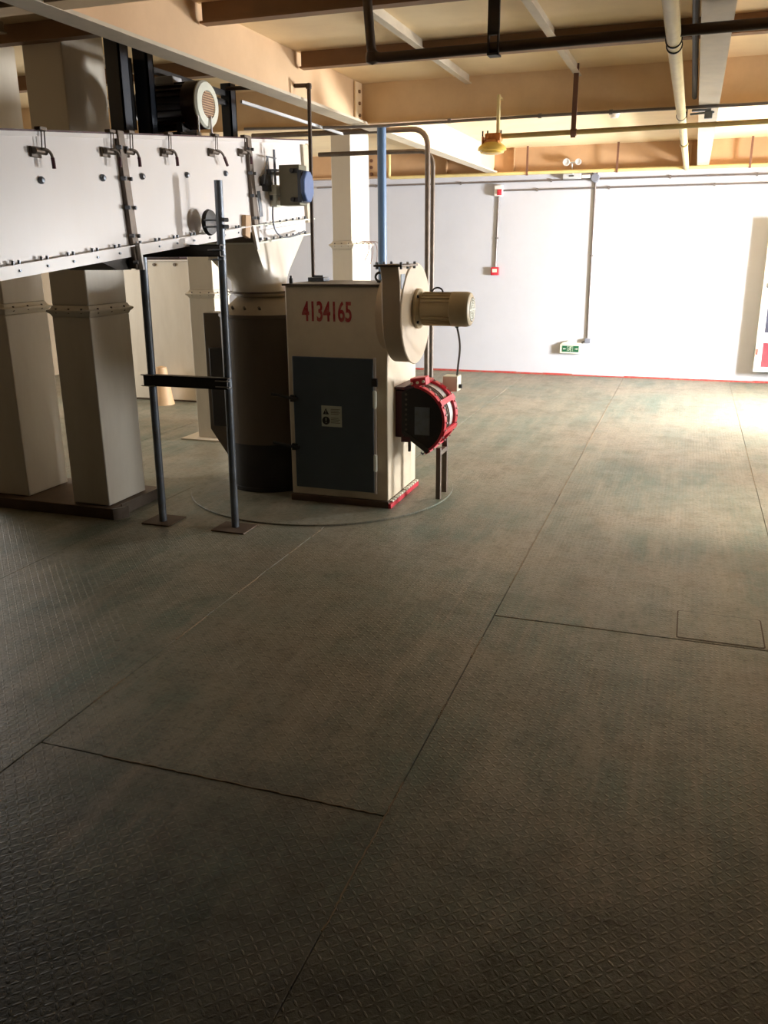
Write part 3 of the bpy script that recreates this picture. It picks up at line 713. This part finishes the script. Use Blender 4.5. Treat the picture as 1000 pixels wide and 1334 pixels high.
# lifting eye, little pin on the left corner
mb = MB()
for k in range(24):
    pass
ring = [(-1.84+.026*math.cos(a), 5.2, 1.432+.026*math.sin(a)) for a in [2*PI*k/24 for k in range(25)]]
mb.tube(ring, .0075, 8); mb.cyl((-1.84, 5.2, 1.398), (-1.84, 5.2, 1.410), .018, n=12); build(mb, 'lifting_eye', 'black', mc)
mb = MB(); mb.cyl((-2.345, 4.98, 1.398), (-2.345, 4.98, 1.43), .012, n=10); mb.cyl((-2.345, 4.98, 1.43), (-2.345, 4.98, 1.445), .007, n=10); build(mb, 'locating_pin', 'black', mc)

# ------------------------------------------------------------------ fan
fy, fz, fr = 4.915, 1.232, .280
fn = thing('centrifugal_fan', 'cream centrifugal fan with round casing on the machine right side', 'fan', (-1.6, fy, fz-fr))
n = 56
arc = []
for k in range(n+1):
    a = math.radians(58) - k*math.radians(58+180)/n
    rr = fr + .0*(k/n)
    arc.append((fy + rr*math.cos(a), fz + rr*math.sin(a)))
prof = arc + [(fy-fr, 1.44), (4.600, 1.512), (4.835, 1.512), (4.835, 1.488)]
a58 = (fy + fr*math.cos(math.radians(100)), fz + fr*math.sin(math.radians(100)))
arc2 = [(fy + fr*math.cos(math.radians(a)), fz + fr*math.sin(math.radians(a))) for a in range(100, 59, -5)]
prof = arc + [(fy-fr, 1.42), (4.605, 1.505), (4.84, 1.505), (4.845, fz+fr*math.sin(math.radians(104.5)))] + arc2
build(MB().prism(prof, 'x', -1.628, -1.520), 'volute_casing', 'creamfan', fn, bevel=.004)
mb = MB(); mb.lathe([(.215, -.075), (.215, .0), (.20, .004)], (-1.628, fy+.03, fz), 'x', 48); build(mb, 'inlet_ring', 'creamfan', fn)
mb = MB(); mb.lathe([(fr+.008, -.006), (fr+.010, .0), (fr+.006, .006), (.0, .0065)], (-1.516, fy, fz), 'x', 72); build(mb, 'side_plate', 'creamfan', fn)
mb = MB(); mb.box((-1.655, 4.575, 1.505), (-1.490, 4.875, 1.517)); build(mb, 'outlet_flange', 'bar', fn, bevel=.002)
mb = MB()
for y in (4.60, 4.72, 4.85):
    for x in (-1.643, -1.503): mb.cyl((x, y, 1.492), (x, y, 1.530), .008, n=6)
build(mb, 'bolt', 'steel', fn, stuff=True)
mb = MB(); mb.box((-1.5195, 4.645, 1.385), (-1.5165, 4.715, 1.465)); build(mb, 'rating_plate', 'steel', fn)
# fan motor along +x
fm0 = -1.503
mz = 1.262; my = 4.93
fmot = thing('fan_motor', 'beige ribbed electric motor sticking out from the cream fan casing', 'motor', (-1.33, my, mz-.1))
mb = MB(); mb.lathe([(.115, -.004), (.115, .012), (.100, .018), (.088, .030)], (fm0, my, mz), 'x', 32); build(mb, 'mounting_flange', 'motor', fmot)
mb = MB(); mb.lathe([(.085, .02), (.085, .235)], (fm0, my, mz), 'x', 32); build(mb, 'motor_body', 'motor', fmot)
mb = MB()
for k in range(24):
    if k in (5, 6, 7): continue
    R_ = Matrix.Rotation(k*PI/12, 3, 'X'); mb.box((fm0+.035, my-.002, mz+.083), (fm0+.225, my+.002, mz+.097), R_, (fm0+.1, my, mz))
build(mb, 'cooling_fins', 'motor', fmot)
mb = MB(); mb.lathe([(.094, .205), (.099, .208), (.099, .295), (.092, .315), (.076, .324), (.070, .324), (.070, .318), (.0, .318)], (fm0, my, mz), 'x', 40); cw = build(mb, 'fan_cowl', 'motor', fmot)
mb = MB()
for r_ in (.018, .032, .046, .060): 
    mb.lathe([(r_-.0035, .319), (r_-.0035, .3255), (r_+.0035, .3255), (r_+.0035, .319)], (fm0, my, mz), 'x', 24)
for k in range(4):
    R_ = Matrix.Rotation(k*PI/4, 3, 'X'); mb.box((fm0+.3185, my-.003, mz-.068), (fm0+.3265, my+.003, mz+.068), R_)
build(mb, 'grille', 'ivory', cw)
mb = MB(); mb.lathe([(.066, .3183), (.066, .3190), (.0, .3191)], (fm0, my, mz), 'x', 24); build(mb, 'grille_back', 'black', cw)
mb = MB(); mb.tube([(fm0+.115+.032*math.cos(a), my, mz+.094+.026*math.sin(a)) for a in [PI*k/14 for k in range(15)]], .005, 8); build(mb, 'lifting_eye', 'black', fmot)
mb = MB(); mb.cyl((fm0+.235, my, mz-.085), (fm0+.235, my, mz-.105), .011, n=10); build(mb, 'cable_gland', 'black', fmot)
mb = MB()
for k in range(4):
    a = PI/4 + k*PI/2; mb.cyl((fm0+.010, my+.103*math.cos(a), mz+.103*math.sin(a)), (fm0+.024, my+.103*math.cos(a), mz+.103*math.sin(a)), .009, n=6)
build(mb, 'bolt', 'black', fmot, stuff=True)
tag(build(MB().tube(bez((fm0+.235, my, mz-.10), (fm0+.245, my+.1, 1.02), (fm0+.13, 5.4, .96), (-1.40, 5.47, .802), 22), .0065, 8), 'motor_cable', 'darksteel'), 'dark cable hanging from the beige fan motor to the small stand box', 'cable')

# ------------------------------------------------------------------ red relief vent
rv = thing('relief_vent', 'red framed round-edged relief vent with black face on the machine side', 'vent', (-1.55, 5.2, .36))
def circ3(a, b, c):
    ax, ay = a; bx, by = b; cx_, cy_ = c
    d = 2*(ax*(by-cy_)+bx*(cy_-ay)+cx_*(ay-by))
    ux = ((ax*ax+ay*ay)*(by-cy_)+(bx*bx+by*by)*(cy_-ay)+(cx_*cx_+cy_*cy_)*(ay-by))/d
    uy = ((ax*ax+ay*ay)*(cx_-bx)+(bx*bx+by*by)*(ax-cx_)+(cx_*cx_+cy_*cy_)*(bx-ax))/d
    return ux, uy, math.hypot(ax-ux, ay-uy)
vx, vz, vr = circ3((-1.56, .775), (-1.385, .60), (-1.495, .365))
a0 = math.atan2(.775-vz, -1.575-vx); a1 = math.atan2(.36-vz, -1.495-vx)
def varc(r_, n=28, s0=a0, s1=a1): return [(vx+r_*math.cos(s0+(s1-s0)*k/n), vz+r_*math.sin(s0+(s1-s0)*k/n)) for k in range(n+1)]
Y0, Y1 = 5.09, 5.405
build(MB().prism(varc(vr-.006) + [(-1.66, .475), (-1.66, .735)], 'y', Y0, Y0+.012), 'front_plate', 'black', rv, label='black front plate')
build(MB().prism(varc(vr-.006) + [(-1.66, .475), (-1.66, .735)], 'y', Y1-.012, Y1), 'rear_plate', 'reddark', rv)
build(MB().prism(varc(vr-.012) + varc(vr-.02)[::-1], 'y', Y0+.012, Y1-.012), 'mesh_screen', 'mesh', rv)
for ya, yb_ in ((Y0-.004, Y0+.045), (Y1-.050, Y1+.004)):
    build(MB().prism(varc(vr+.006) + varc(vr-.010)[::-1], 'y', ya, yb_), 'rim_band', 'red', rv, bevel=.002)
mb = MB()
for k in range(3): y = Y0+.085+k*.035; mb.prism(varc(vr-.004) + varc(vr-.012)[::-1], 'y', y, y+.006)
build(mb, 'screen_wire', 'bar', rv)
for t in (.03, .36, .70, .985):
    a = a0+(a1-a0)*t; mb = MB()
    c = Vector((vx+(vr+.004)*math.cos(a), (Y0+Y1)/2, vz+(vr+.004)*math.sin(a)))
    mb.box((c.x-.008, Y0-.006, c.z-.018), (c.x+.010, Y1+.006, c.z+.018), Matrix.Rotation(-a, 3, 'Y'), c); build(mb, 'cross_bar', 'red', rv, bevel=.002)
mb = MB()
for t in [k/12 for k in range(13)]:
    a = a0+(a1-a0)*t
    for y in (Y0+.025, Y1-.025):
        p = Vector((vx, y, vz)); d = Vector((math.cos(a), 0, math.sin(a))); mb.cyl(p+d*(vr+.004), p+d*(vr+.016), .007, n=6)
build(mb, 'bolt', 'mesh', rv, stuff=True)
# lower bar along the straight edge, connecting box, plate
mb = MB(); p = Vector((-1.655, 0, .468)); q = Vector((-1.49, 0, .352)); d = (q-p).normalized(); nn = Vector((d.z, 0, -d.x))
poly = [(p.x, p.z), (q.x, q.z), (q.x+nn.x*.03, q.z+nn.z*.03), (p.x+nn.x*.03, p.z+nn.z*.03)]
poly2 = [(p.x, p.z), (q.x, q.z), (q.x-nn.x*.03, q.z-nn.z*.03), (p.x-nn.x*.03, p.z-nn.z*.03)]
mb.prism(poly2 if nn.z < 0 else poly, 'y', Y0-.008, Y1); build(mb, 'edge_bar', 'darksteel', rv, bevel=.002)
build(MB().box((-1.703, Y0+.01, .445), (-1.655, Y1-.01, .745)), 'mounting_frame', 'reddark', rv, bevel=.003)
mb = MB(); mb.box((-1.703, Y0-.01, .755), (-1.64, Y1, .770)); mb.box((-1.66, Y0-.012, .42), (-1.60, Y0+.05, .455)); build(mb, 'frame_lip', 'reddark', rv)
build(MB().box((-1.573, Y0-.003, .47), (-1.475, Y0+.0, .648)), 'name_plate', 'steel', rv)
mb = MB()
for k in range(8): mb.cyl((-1.63, Y0-.006, .50+k*.032), (-1.63, Y0, .50+k*.032), .007, n=6)
build(mb, 'plate_bolt', 'bar', rv, stuff=True)
mb = MB(); mb.box((-1.60, Y0-.01, .782), (-1.50, Y0+.08, .832), Matrix.Rotation(math.radians(-8), 3, 'Y')); br = build(mb, 'top_bracket', 'red', rv, bevel=.004)
mb = MB()
for k in range(3): mb.cyl((-1.59+k*.038, Y0-.02, .795+k*.008), (-1.59+k*.038, Y0-.008, .795+k*.008), .009, n=8)
build(mb, 'bracket_bolt', 'ivory', br)
mb = MB(); mb.tube([(-1.535, Y0+.02, .345), (-1.515, Y0+.0, .352), (-1.50, Y0, .36)], .005, 6); mb.tube([(-1.53, Y0, .36), (-1.515, Y0, .34)], .004, 6); build(mb, 'wing_nut', 'steel', rv)
mb = MB(); mb.box((-1.640, 5.16, .34), (-1.625, 5.18, .43)); build(mb, 'strut', 'darksteel', rv)

# small stand beside it
ls = thing('terminal_stand', 'two-leg brown stand with small cream box behind the red vent', 'stand', (-1.46, 5.36, 0))
build(MB().box((-1.475, 5.245, 0), (-1.445, 5.275, vz-math.sqrt(max(0, (vr+.01)**2-(-1.46-vx)**2))-.02)), 'leg', 'bar', ls, bevel=.002)
build(MB().box((-1.485, 5.425, 0), (-1.450, 5.455, .70)), 'leg', 'bar', ls, bevel=.002)
build(MB().box((-1.480, 5.275, .30), (-1.450, 5.425, .33)), 'leg_tie', 'bar', ls)
build(MB().box((-1.485, 5.42, .70), (-1.385, 5.52, .80)), 'terminal_box', 'ivory', ls, bevel=.004)
mb = MB(); mb.cyl((-1.385, 5.47, .73), (-1.365, 5.47, .73), .014, n=10); build(mb, 'gland', 'black', ls)

# ------------------------------------------------------------------ pipes around the machine
def pipe(name, mat, pts, r, label, cat='pipe', rr=.06):
    return tag(build(MB().tube(bend(pts, rr), r, 14), name, mat), label, cat)
p = thing('air_pipe', 'dark pipe with square corner dropping from the conveyor frame to the machine top', 'pipe', (-2.35, 5.345, 1.40))
build(MB().tube(bend([(-2.92, 5.345, 2.585), (-2.345, 5.345, 2.569), (-2.353, 5.345, 1.405)], .02), .0125, 12), 'tube', 'brownpipe', p)
mb = MB(); mb.lathe([(.0, -.02), (.017, -.015), (.019, 0), (.017, .015), (0, .02)], (-2.346, 5.345, 2.564), 'z', 12); build(mb, 'elbow', 'brownpipe', p)
mb = MB(); mb.box((-2.372, 5.295, 1.399), (-2.26, 5.395, 1.425)); mb.box((-2.35, 5.335, 1.425), (-2.28, 5.355, 1.437)); build(mb, 'valve_block', 'steel', p, bevel=.003)
PY = 6.9
pipe('loop_pipe', 'bar', [(-3.55, PY, 2.50), (-2.035, PY, 2.488), (-2.030, PY, .002)], .021, 'thick dark pipe curving down behind the fan, the outer of two', rr=.14)
pipe('loop_pipe', 'bar', [(-3.0, PY+.1, 2.345), (-2.02, PY+.1, 2.338), (-2.02, PY+.1, .002)], .018, 'dark pipe curving down behind the fan, the lower inner one of two', rr=.12)
bp = thing('blue_post', 'light blue round post standing behind the numbered machine', 'post', (-2.31, 6.6, 0))
build(MB().cyl((-2.31, 6.6, .008), (-2.31, 6.6, ZG-.004), .034, n=24), 'tube', 'bluepost', bp)
build(MB().box((-2.38, 6.53, 0), (-2.24, 6.67, .008)), 'base_plate', 'bluepost', bp)
build(MB().box((-2.36, 6.56, ZG-.011), (-2.26, 6.64, ZG-.0035)), 'cap_plate', 'bluepost', bp)

# ------------------------------------------------------------------ overhead pipes
dk = thing('overhead_pipe', 'dark pipe with a drop elbow crossing below the nearest joists', 'pipe', (-.6, 3.95, 2.40))
build(MB().tube(bend([(-1.455, 3.95, ZC), (-1.425, 3.95, 2.405), (2.58, 3.95, 2.43)], .05), .021, 16), 'tube', 'brownpipe', dk)
mb = MB(); mb.lathe([(.0, -.03), (.027, -.02), (.03, 0), (.027, .02), (0, .03)], (-1.424, 3.95, 2.408), 'z', 14); build(mb, 'elbow', 'brownpipe', dk)
mb = MB(); mb.box((-.900, 3.92, 2.375), (-.852, 3.98, 2.382)); mb.box((-.900, 3.92, 2.375), (-.893, 3.94, ZC)); mb.box((-.859, 3.92, 2.375), (-.852, 3.94, ZC)); mb.box((-.900, 3.922, 2.45), (-.852, 3.93, ZC)); build(mb, 'hanger', 'black', dk)
# thick pale yellow pipe along the bay
yp = thing('yellow_main_pipe', 'thick pale yellow pipe running to the far wall just left of the girder', 'pipe', (-.15, 7, 2.44))
build(MB().tube([(-.146, 1.0, 2.395), (-.158, 4.4, 2.405), (-.168, 8, 2.45), (-.176, 11.10, 2.465)], .029, 20), 'tube', 'yellow', yp)
mb = MB()
for y, z in ((4.05, 2.404), (4.16, 2.404), (6.5, 2.433), (8.3, 2.452)):
    mb.lathe([(.029, -.005), (.034, -.005), (.034, .005), (.029, .005)], (-.157 - (y-4)*.0026, y, z), 'y', 20)
build(mb, 'clamp_ring', 'darksteel', yp)
mb = MB(); mb.lathe([(.029, -.03), (.036, -.03), (.036, .03), (.029, .03)], (-.170, 8.4, 2.452), 'y', 20); build(mb, 'coupling', 'yellow', yp)
mb = MB(); mb.box((-.16, 4.02, 2.43), (-.15, 4.04, ZC)); mb.box((-.17, 6.48, 2.46), (-.16, 6.494, 2.50)); mb.box((-.172, 8.29, 2.48), (-.162, 8.31, ZC)); build(mb, 'drop_rod', 'darksteel', yp)
# brace beside the girder
tag(build(MB().tube([(-.10, 4.0, 2.74), (-.09, 6.42, 2.53)], .017, 8), 'cable_bundle', 'black'), 'dark cable run beside the yellow pipe along the girder', 'cable')
# yellow pipe along the far wall beam
gp = thing('wall_gas_pipe', 'thin yellow pipe along the beam at the top of the far wall', 'pipe', (0, 11.09, 2.46))
build(MB().tube(bend([(-3.78, 11.09, ZC), (-3.78, 11.09, 2.468), (2.58, 11.09, 2.468)], .03), .020, 14), 'tube', 'yellow', gp)
mb = MB()
for x in (-2.01, -.95, .5, 1.7): mb.box((x-.012, 11.065, 2.44), (x+.012, 11.085, ZC)); mb.lathe([(.02, -.012), (.026, -.012), (.026, .012), (.02, .012)], (x, 11.09, 2.468), 'x', 14)
build(mb, 'hanger', 'hanger', gp)
# olive pipe and lamp in front of the deep cross beam
ol = thing('lamp_pipe', 'olive yellow pipe below the deep cross beam, feeding the amber lamp', 'pipe', (-.3, 6.38, 2.35))
build(MB().tube([(-1.372, 6.38, 2.345), (2.58, 6.38, 2.372)], .0165, 12), 'tube', 'olive', ol)
mb = MB(); mb.box((-.868, 6.372, 2.315), (-.836, 6.388, ZC)); mb.lathe([(.017, -.02), (.023, -.02), (.023, .02), (.017, .02)], (-.850, 6.38, 2.348), 'x', 12); build(mb, 'hanger', 'hanger', ol)
mb = MB(); mb.box((1.0, 6.372, 2.34), (1.03, 6.388, ZC)); build(mb, 'hanger', 'hanger', ol)
lp = thing('pendant_lamp', 'amber explosion-proof lamp on a short stem under the cross beam', 'lamp', (-1.42, 6.38, 2.24))
build(MB().cyl((-1.372, 6.38, 2.35), (-1.372, 6.38, 2.61), .013, n=12), 'stem', 'yellow', lp)
mb = MB(); mb.box((-1.378, 6.38, 2.59), (-1.366, 6.495, 2.605)); build(mb, 'stem_bracket', 'yellow', lp)
mb = MB(); mb.box((-1.45, 6.335, 2.315), (-1.345, 6.425, 2.365)); mb.lathe([(.06, .05), (.062, .0)], (-1.41, 6.38, 2.275), 'z', 20); build(mb, 'ballast_box', 'lamp', lp, bevel=.006)
mb = MB()
for k in range(6): x = -1.475+k*.022; mb.box((x, 6.33, 2.29), (x+.006, 6.43, 2.345+.015*(k % 2)))
build(mb, 'cooling_fins', 'lamp', lp)
mb = MB(); mb.lathe([(.0, .045), (.06, .045), (.092, .02), (.100, .008), (.100, -.006), (.085, -.012)], (-1.41, 6.38, 2.262), 'z', 32); build(mb, 'reflector', 'lampglass', lp)
mb = MB(); mb.lathe([(.086, -.010), (.080, -.024), (.045, -.032), (.0, -.034)], (-1.41, 6.38, 2.262), 'z', 32); build(mb, 'lens', 'lampglass', lp)
mb = MB()
for x in (-1.48, -1.445, -1.35): mb.cyl((x, 6.38, 2.34), (x, 6.38, 2.385), .006, n=6)
build(mb, 'stud', 'darksteel', lp)

# conduit below the deep cross beam
cd = thing('ceiling_conduit', 'grey conduit running across under the deep cross beam', 'conduit', (0, 6.49, 2.47))
build(MB().tube(bend([(-3.4, 6.48, 2.50), (-2.37, 6.48, 2.467), (-1.12, 6.48, 2.476), (2.58, 6.48, 2.474)], .15), .0105, 10), 'tube', 'conduit', cd)
mb = MB()
for x in (-1.75, -1.1, -.62, .4, 1.2): mb.lathe([(.0105, -.012), (.016, -.012), (.016, .012), (.0105, .012)], (x, 6.48, 2.475), 'x', 12); mb.box((x-.008, 6.473, 2.47), (x+.008, 6.487, ZG))
build(mb, 'clip', 'conduit', cd)
mb = MB(); mb.box((-.10, 6.43, 2.445), (.02, 6.475, 2.458)); mb.box((-.02, 6.44, 2.40), (.03, 6.472, 2.445)); mb.cyl((-.11, 6.45, 2.43), (.04, 6.45, 2.437), .007, n=8)
tag(build(mb, 'beam_clamp', 'steel', bevel=.003), 'grey steel clamp bracket under the right girder', 'clamp')
# smoke detector style fitting
mb = MB(); mb.lathe([(.0, .045), (.045, .045), (.05, .03), (.035, .0), (.0, -.006)], (-.80, 8.9-.2, 2.725), 'z', 20)
tag(build(mb, 'smoke_detector', 'white'), 'small white smoke detector on the ceiling behind the deep cross beam', 'detector')

# ------------------------------------------------------------------ far wall fittings
def clips(mb, pts, ax):
    for (x, z) in pts:
        if ax == 'x': mb.box((x-.010, YW-.024, z-.018), (x+.010, YW, z+.018))
        else: mb.box((x-.020, YW-.024, z-.009), (x+.020, YW, z+.009))
YC = YW-.012
c1 = thing('wall_conduit', 'grey conduit along the top of the far wall, the upper line', 'conduit', (0, YC, 2.39))
build(MB().tube([(-4.9, YC, 2.392), (-1.27, YC, 2.392), (2.58, YC, 2.385)], .0095, 8), 'tube', 'conduit', c1)
mb = MB(); clips(mb, [(-4.05, 2.392), (-2.9, 2.392), (-1.75, 2.392), (-.35, 2.39), (.6, 2.388), (1.6, 2.386)], 'x'); build(mb, 'clip', 'conduit', c1)
c2 = thing('wall_conduit', 'grey conduit on the far wall, the lower line from the alarm sounder', 'conduit', (0, YC, 2.29))
build(MB().tube([(-2.345, YC, 2.289), (2.58, YC, 2.294)], .0095, 8), 'tube', 'conduit', c2)
mb = MB(); clips(mb, [(-1.92, 2.289), (-1.05, 2.29), (.15, 2.291), (1.3, 2.292)], 'x'); build(mb, 'clip', 'conduit', c2)
c3 = thing('wall_conduit', 'vertical grey conduit between the round box and the exit sign', 'conduit', (-1.2, YC, .46))
build(MB().tube([(-1.214, YC, 2.37), (-1.196, YC, .49)], .0125, 10), 'tube', 'conduit', c3)
mb = MB(); clips(mb, [(-1.206, 1.50)], 'z'); build(mb, 'clip', 'conduit', c3)
c4 = thing('wall_conduit', 'short vertical grey conduit between the alarm sounder and the red call point', 'conduit', (-2.42, YC, 1.36))
build(MB().tube([(-2.402, YC, 2.23), (-2.418, YC, 1.365)], .0115, 10), 'tube', 'conduit', c4)
mb = MB(); clips(mb, [(-2.41, 1.72)], 'z'); build(mb, 'clip', 'conduit', c4)
jb = thing('junction_box', 'round grey junction box at the top of the long vertical conduit', 'junction box', (-1.22, YW-.03, 2.36))
mb = MB(); mb.lathe([(.052, 0), (.052, -.045), (.046, -.055), (.0, -.056)], (-1.22, YW, 2.405), 'y', 20); build(mb, 'body', 'bluegrey', jb)
mb = MB(); mb.cyl((-1.24, YW-.03, 2.45), (-1.28, YW-.05, 2.475), .007, n=8); mb.cyl((-1.20, YW-.03, 2.45), (-1.20, YW-.05, 2.47), .008, n=8); build(mb, 'stub', 'black', jb)
sb = thing('conduit_box', 'small square grey box at the foot of the long conduit by the exit sign', 'junction box', (-1.185, YW-.03, .44))
build(MB().box((-1.225, YW-.055, .425), (-1.150, YW, .485)), 'body', 'bluegrey', sb, bevel=.006)
build(MB().cyl((-1.225, YW-.03, .445), (-1.262, YW-.035, .432), .009, n=8), 'nipple', 'darksteel', sb)
# exit sign
ex = thing('exit_sign', 'green exit sign in a white housing low on the far wall', 'exit sign', (-1.39, YW-.03, .285))
build(MB().box((-1.535, YW-.062, .290), (-1.245, YW, .408)), 'housing', 'ivory', ex, bevel=.008)
mb = MB(); mb.prism([(-1.525, .408), (-1.490, .435), (-1.455, .435), (-1.44, .452), (-1.355, .452), (-1.335, .425), (-1.275, .425), (-1.26, .408)], 'y', YW-.045, YW); build(mb, 'top_case', 'ivory', ex, bevel=.005)
fc = build(MB().box((-1.500, YW-.066, .312), (-1.290, YW-.060, .390)), 'face', 'green', ex, label='green face with white arrows and running figure')
ys_ = (YW-.0685, YW-.066); mb = MB()
mb.prism([(-1.490, .351), (-1.474, .364), (-1.474, .355), (-1.452, .355), (-1.452, .347), (-1.474, .347), (-1.474, .338)], 'y', *ys_)
mb.prism([(-1.300, .351), (-1.316, .364), (-1.316, .355), (-1.338, .355), (-1.338, .347), (-1.316, .347), (-1.316, .338)], 'y', *ys_)
mb.cyl((-1.390, ys_[0], .380), (-1.390, ys_[1], .380), .006, n=12)
for a, b, c, d in ((-1.392, .372, -1.400, .348), (-1.400, .350, -1.386, .336), (-1.386, .337, -1.394, .320), (-1.400, .348, -1.412, .334), (-1.412, .334, -1.426, .336), (-1.393, .370, -1.377, .360), (-1.393, .370, -1.412, .362), (-1.412, .362, -1.416, .350)):
    v1 = Vector((a, 0, b)); v2 = Vector((c, 0, d)); dd = (v2-v1).normalized(); nn = Vector((dd.z, 0, -dd.x))*.0032
    mb.prism([(v1.x+nn.x, v1.z+nn.z), (v2.x+nn.x, v2.z+nn.z), (v2.x-nn.x, v2.z-nn.z), (v1.x-nn.x, v1.z-nn.z)], 'y', *ys_)
mb.box((-1.436, ys_[0], .322), (-1.433, ys_[1], .384)); mb.box((-1.436, ys_[0], .381), (-1.364, ys_[1], .384)); mb.box((-1.367, ys_[0], .322), (-1.364, ys_[1], .384))
build(mb, 'pictogram', 'ivory', fc)
# twin emergency light
em = thing('emergency_light', 'twin-head emergency light under the beam on the far wall', 'emergency light', (-1.5, 11.25, 2.39))
build(MB().box((-1.605, YW-.085, 2.400), (-1.385, YW, 2.462)), 'battery_case', 'grey', em, bevel=.008)
build(MB().box((-1.380, YW-.05, 2.405), (-1.275, YW, 2.445)), 'side_case', 'white', em, bevel=.006)
build(MB().box((-1.53, YW-.088, 2.425), (-1.47, YW-.084, 2.44)), 'indicator', 'darksteel', em)
mb = MB(); mb.cyl((-1.48, 11.19, 2.465), (-1.48, 11.12, 2.56), .008, n=8); mb.cyl((-1.48, YW-.1, 2.455), (-1.48, 11.19, 2.465), .008, n=8); mb.cyl((-1.54, 11.12, 2.572), (-1.42, 11.12, 2.572), .008, n=8); build(mb, 'bracket_arm', 'grey', em)
for x, r_ in ((-1.545, .042), (-1.405, .036)):
    mb = MB(); mb.lathe([(.0, .03), (.03, .028), (r_, -.005), (r_, -.025), (r_*.75, -.026), (r_*.72, -.018)], (x, 11.11, 2.575), 'y', 24); h = build(mb, 'lamp_head', 'grey', em)
    mb = MB(); mb.lathe([(r_*.72, -.016), (.0, -.018)], (x, 11.11, 2.575), 'y', 20); build(mb, 'lens', 'steel', h)
# sounder and call point
so = thing('alarm_sounder', 'red and white fire alarm sounder high on the far wall', 'alarm', (-2.4, YW-.03, 2.23))
build(MB().box((-2.455, YW-.06, 2.225), (-2.350, YW, 2.355)), 'case', 'white', so, bevel=.008)
mb = MB(); mb.lathe([(.032, 0), (.028, -.02), (.0, -.025)], (-2.385, YW-.06, 2.272), 'y', 18); mb.box((-2.415, YW-.063, 2.235), (-2.355, YW-.058, 2.305)); build(mb, 'strobe', 'red', so)
cp = thing('call_point', 'small red fire alarm call point on the far wall', 'call point', (-2.42, YW-.03, 1.26))
build(MB().box((-2.470, YW-.05, 1.262), (-2.368, YW, 1.362)), 'case', 'red', cp, bevel=.006)
build(MB().box((-2.450, YW-.053, 1.298), (-2.390, YW-.049, 1.342)), 'push_plate', 'ivory', cp)
# hydrant cabinet at right edge
hc = thing('hydrant_cabinet', 'white framed glazed fire cabinet against the far wall at the right picture edge', 'cabinet', (1.2, 11.27, .15))
CX, CW_, F = .795, 1.55, 11.19
build(MB().box((CX, F+.01, .16), (CW_, YW, 1.88)), 'carcass', 'ivory', hc, bevel=.004)
mb = MB(); t = .075
mb.box((CX-.004, F-.012, .155), (CX+t, F+.01, 1.885)); mb.box((CW_-t, F-.012, .155), (CW_+.004, F+.01, 1.885)); mb.box((CX+t, F-.012, .155), (CW_-t, F+.01, .215)); mb.box((CX+t, F-.012, .50), (CW_-t, F+.01, .62)); mb.box((CX+t, F-.012, 1.15), (CW_-t, F+.01, 1.25)); mb.box((CX+t, F-.012, 1.82), (CW_-t, F+.01, 1.885))
build(mb, 'door_frame', 'white', hc, bevel=.004)
build(MB().box((CX+t, F-.002, .215), (CW_-t, F+.009, .50)), 'pane', 'redglass', hc)
build(MB().box((CX+t, F-.002, .62), (CW_-t, F+.009, 1.15)), 'pane', 'darkglass', hc)
build(MB().box((CX+t, F-.002, 1.25), (CW_-t, F+.009, 1.82)), 'pane', 'white', hc)
mb = MB(); mb.box((CX+.045, F-.03, 1.13), (CX+.075, F-.012, 1.19)); build(mb, 'latch', 'steel', hc, bevel=.003)
mb = MB(); mb.box((CX+.01, F-.022, .36), (CX+.028, F-.012, .43)); build(mb, 'lock', 'redline', hc)
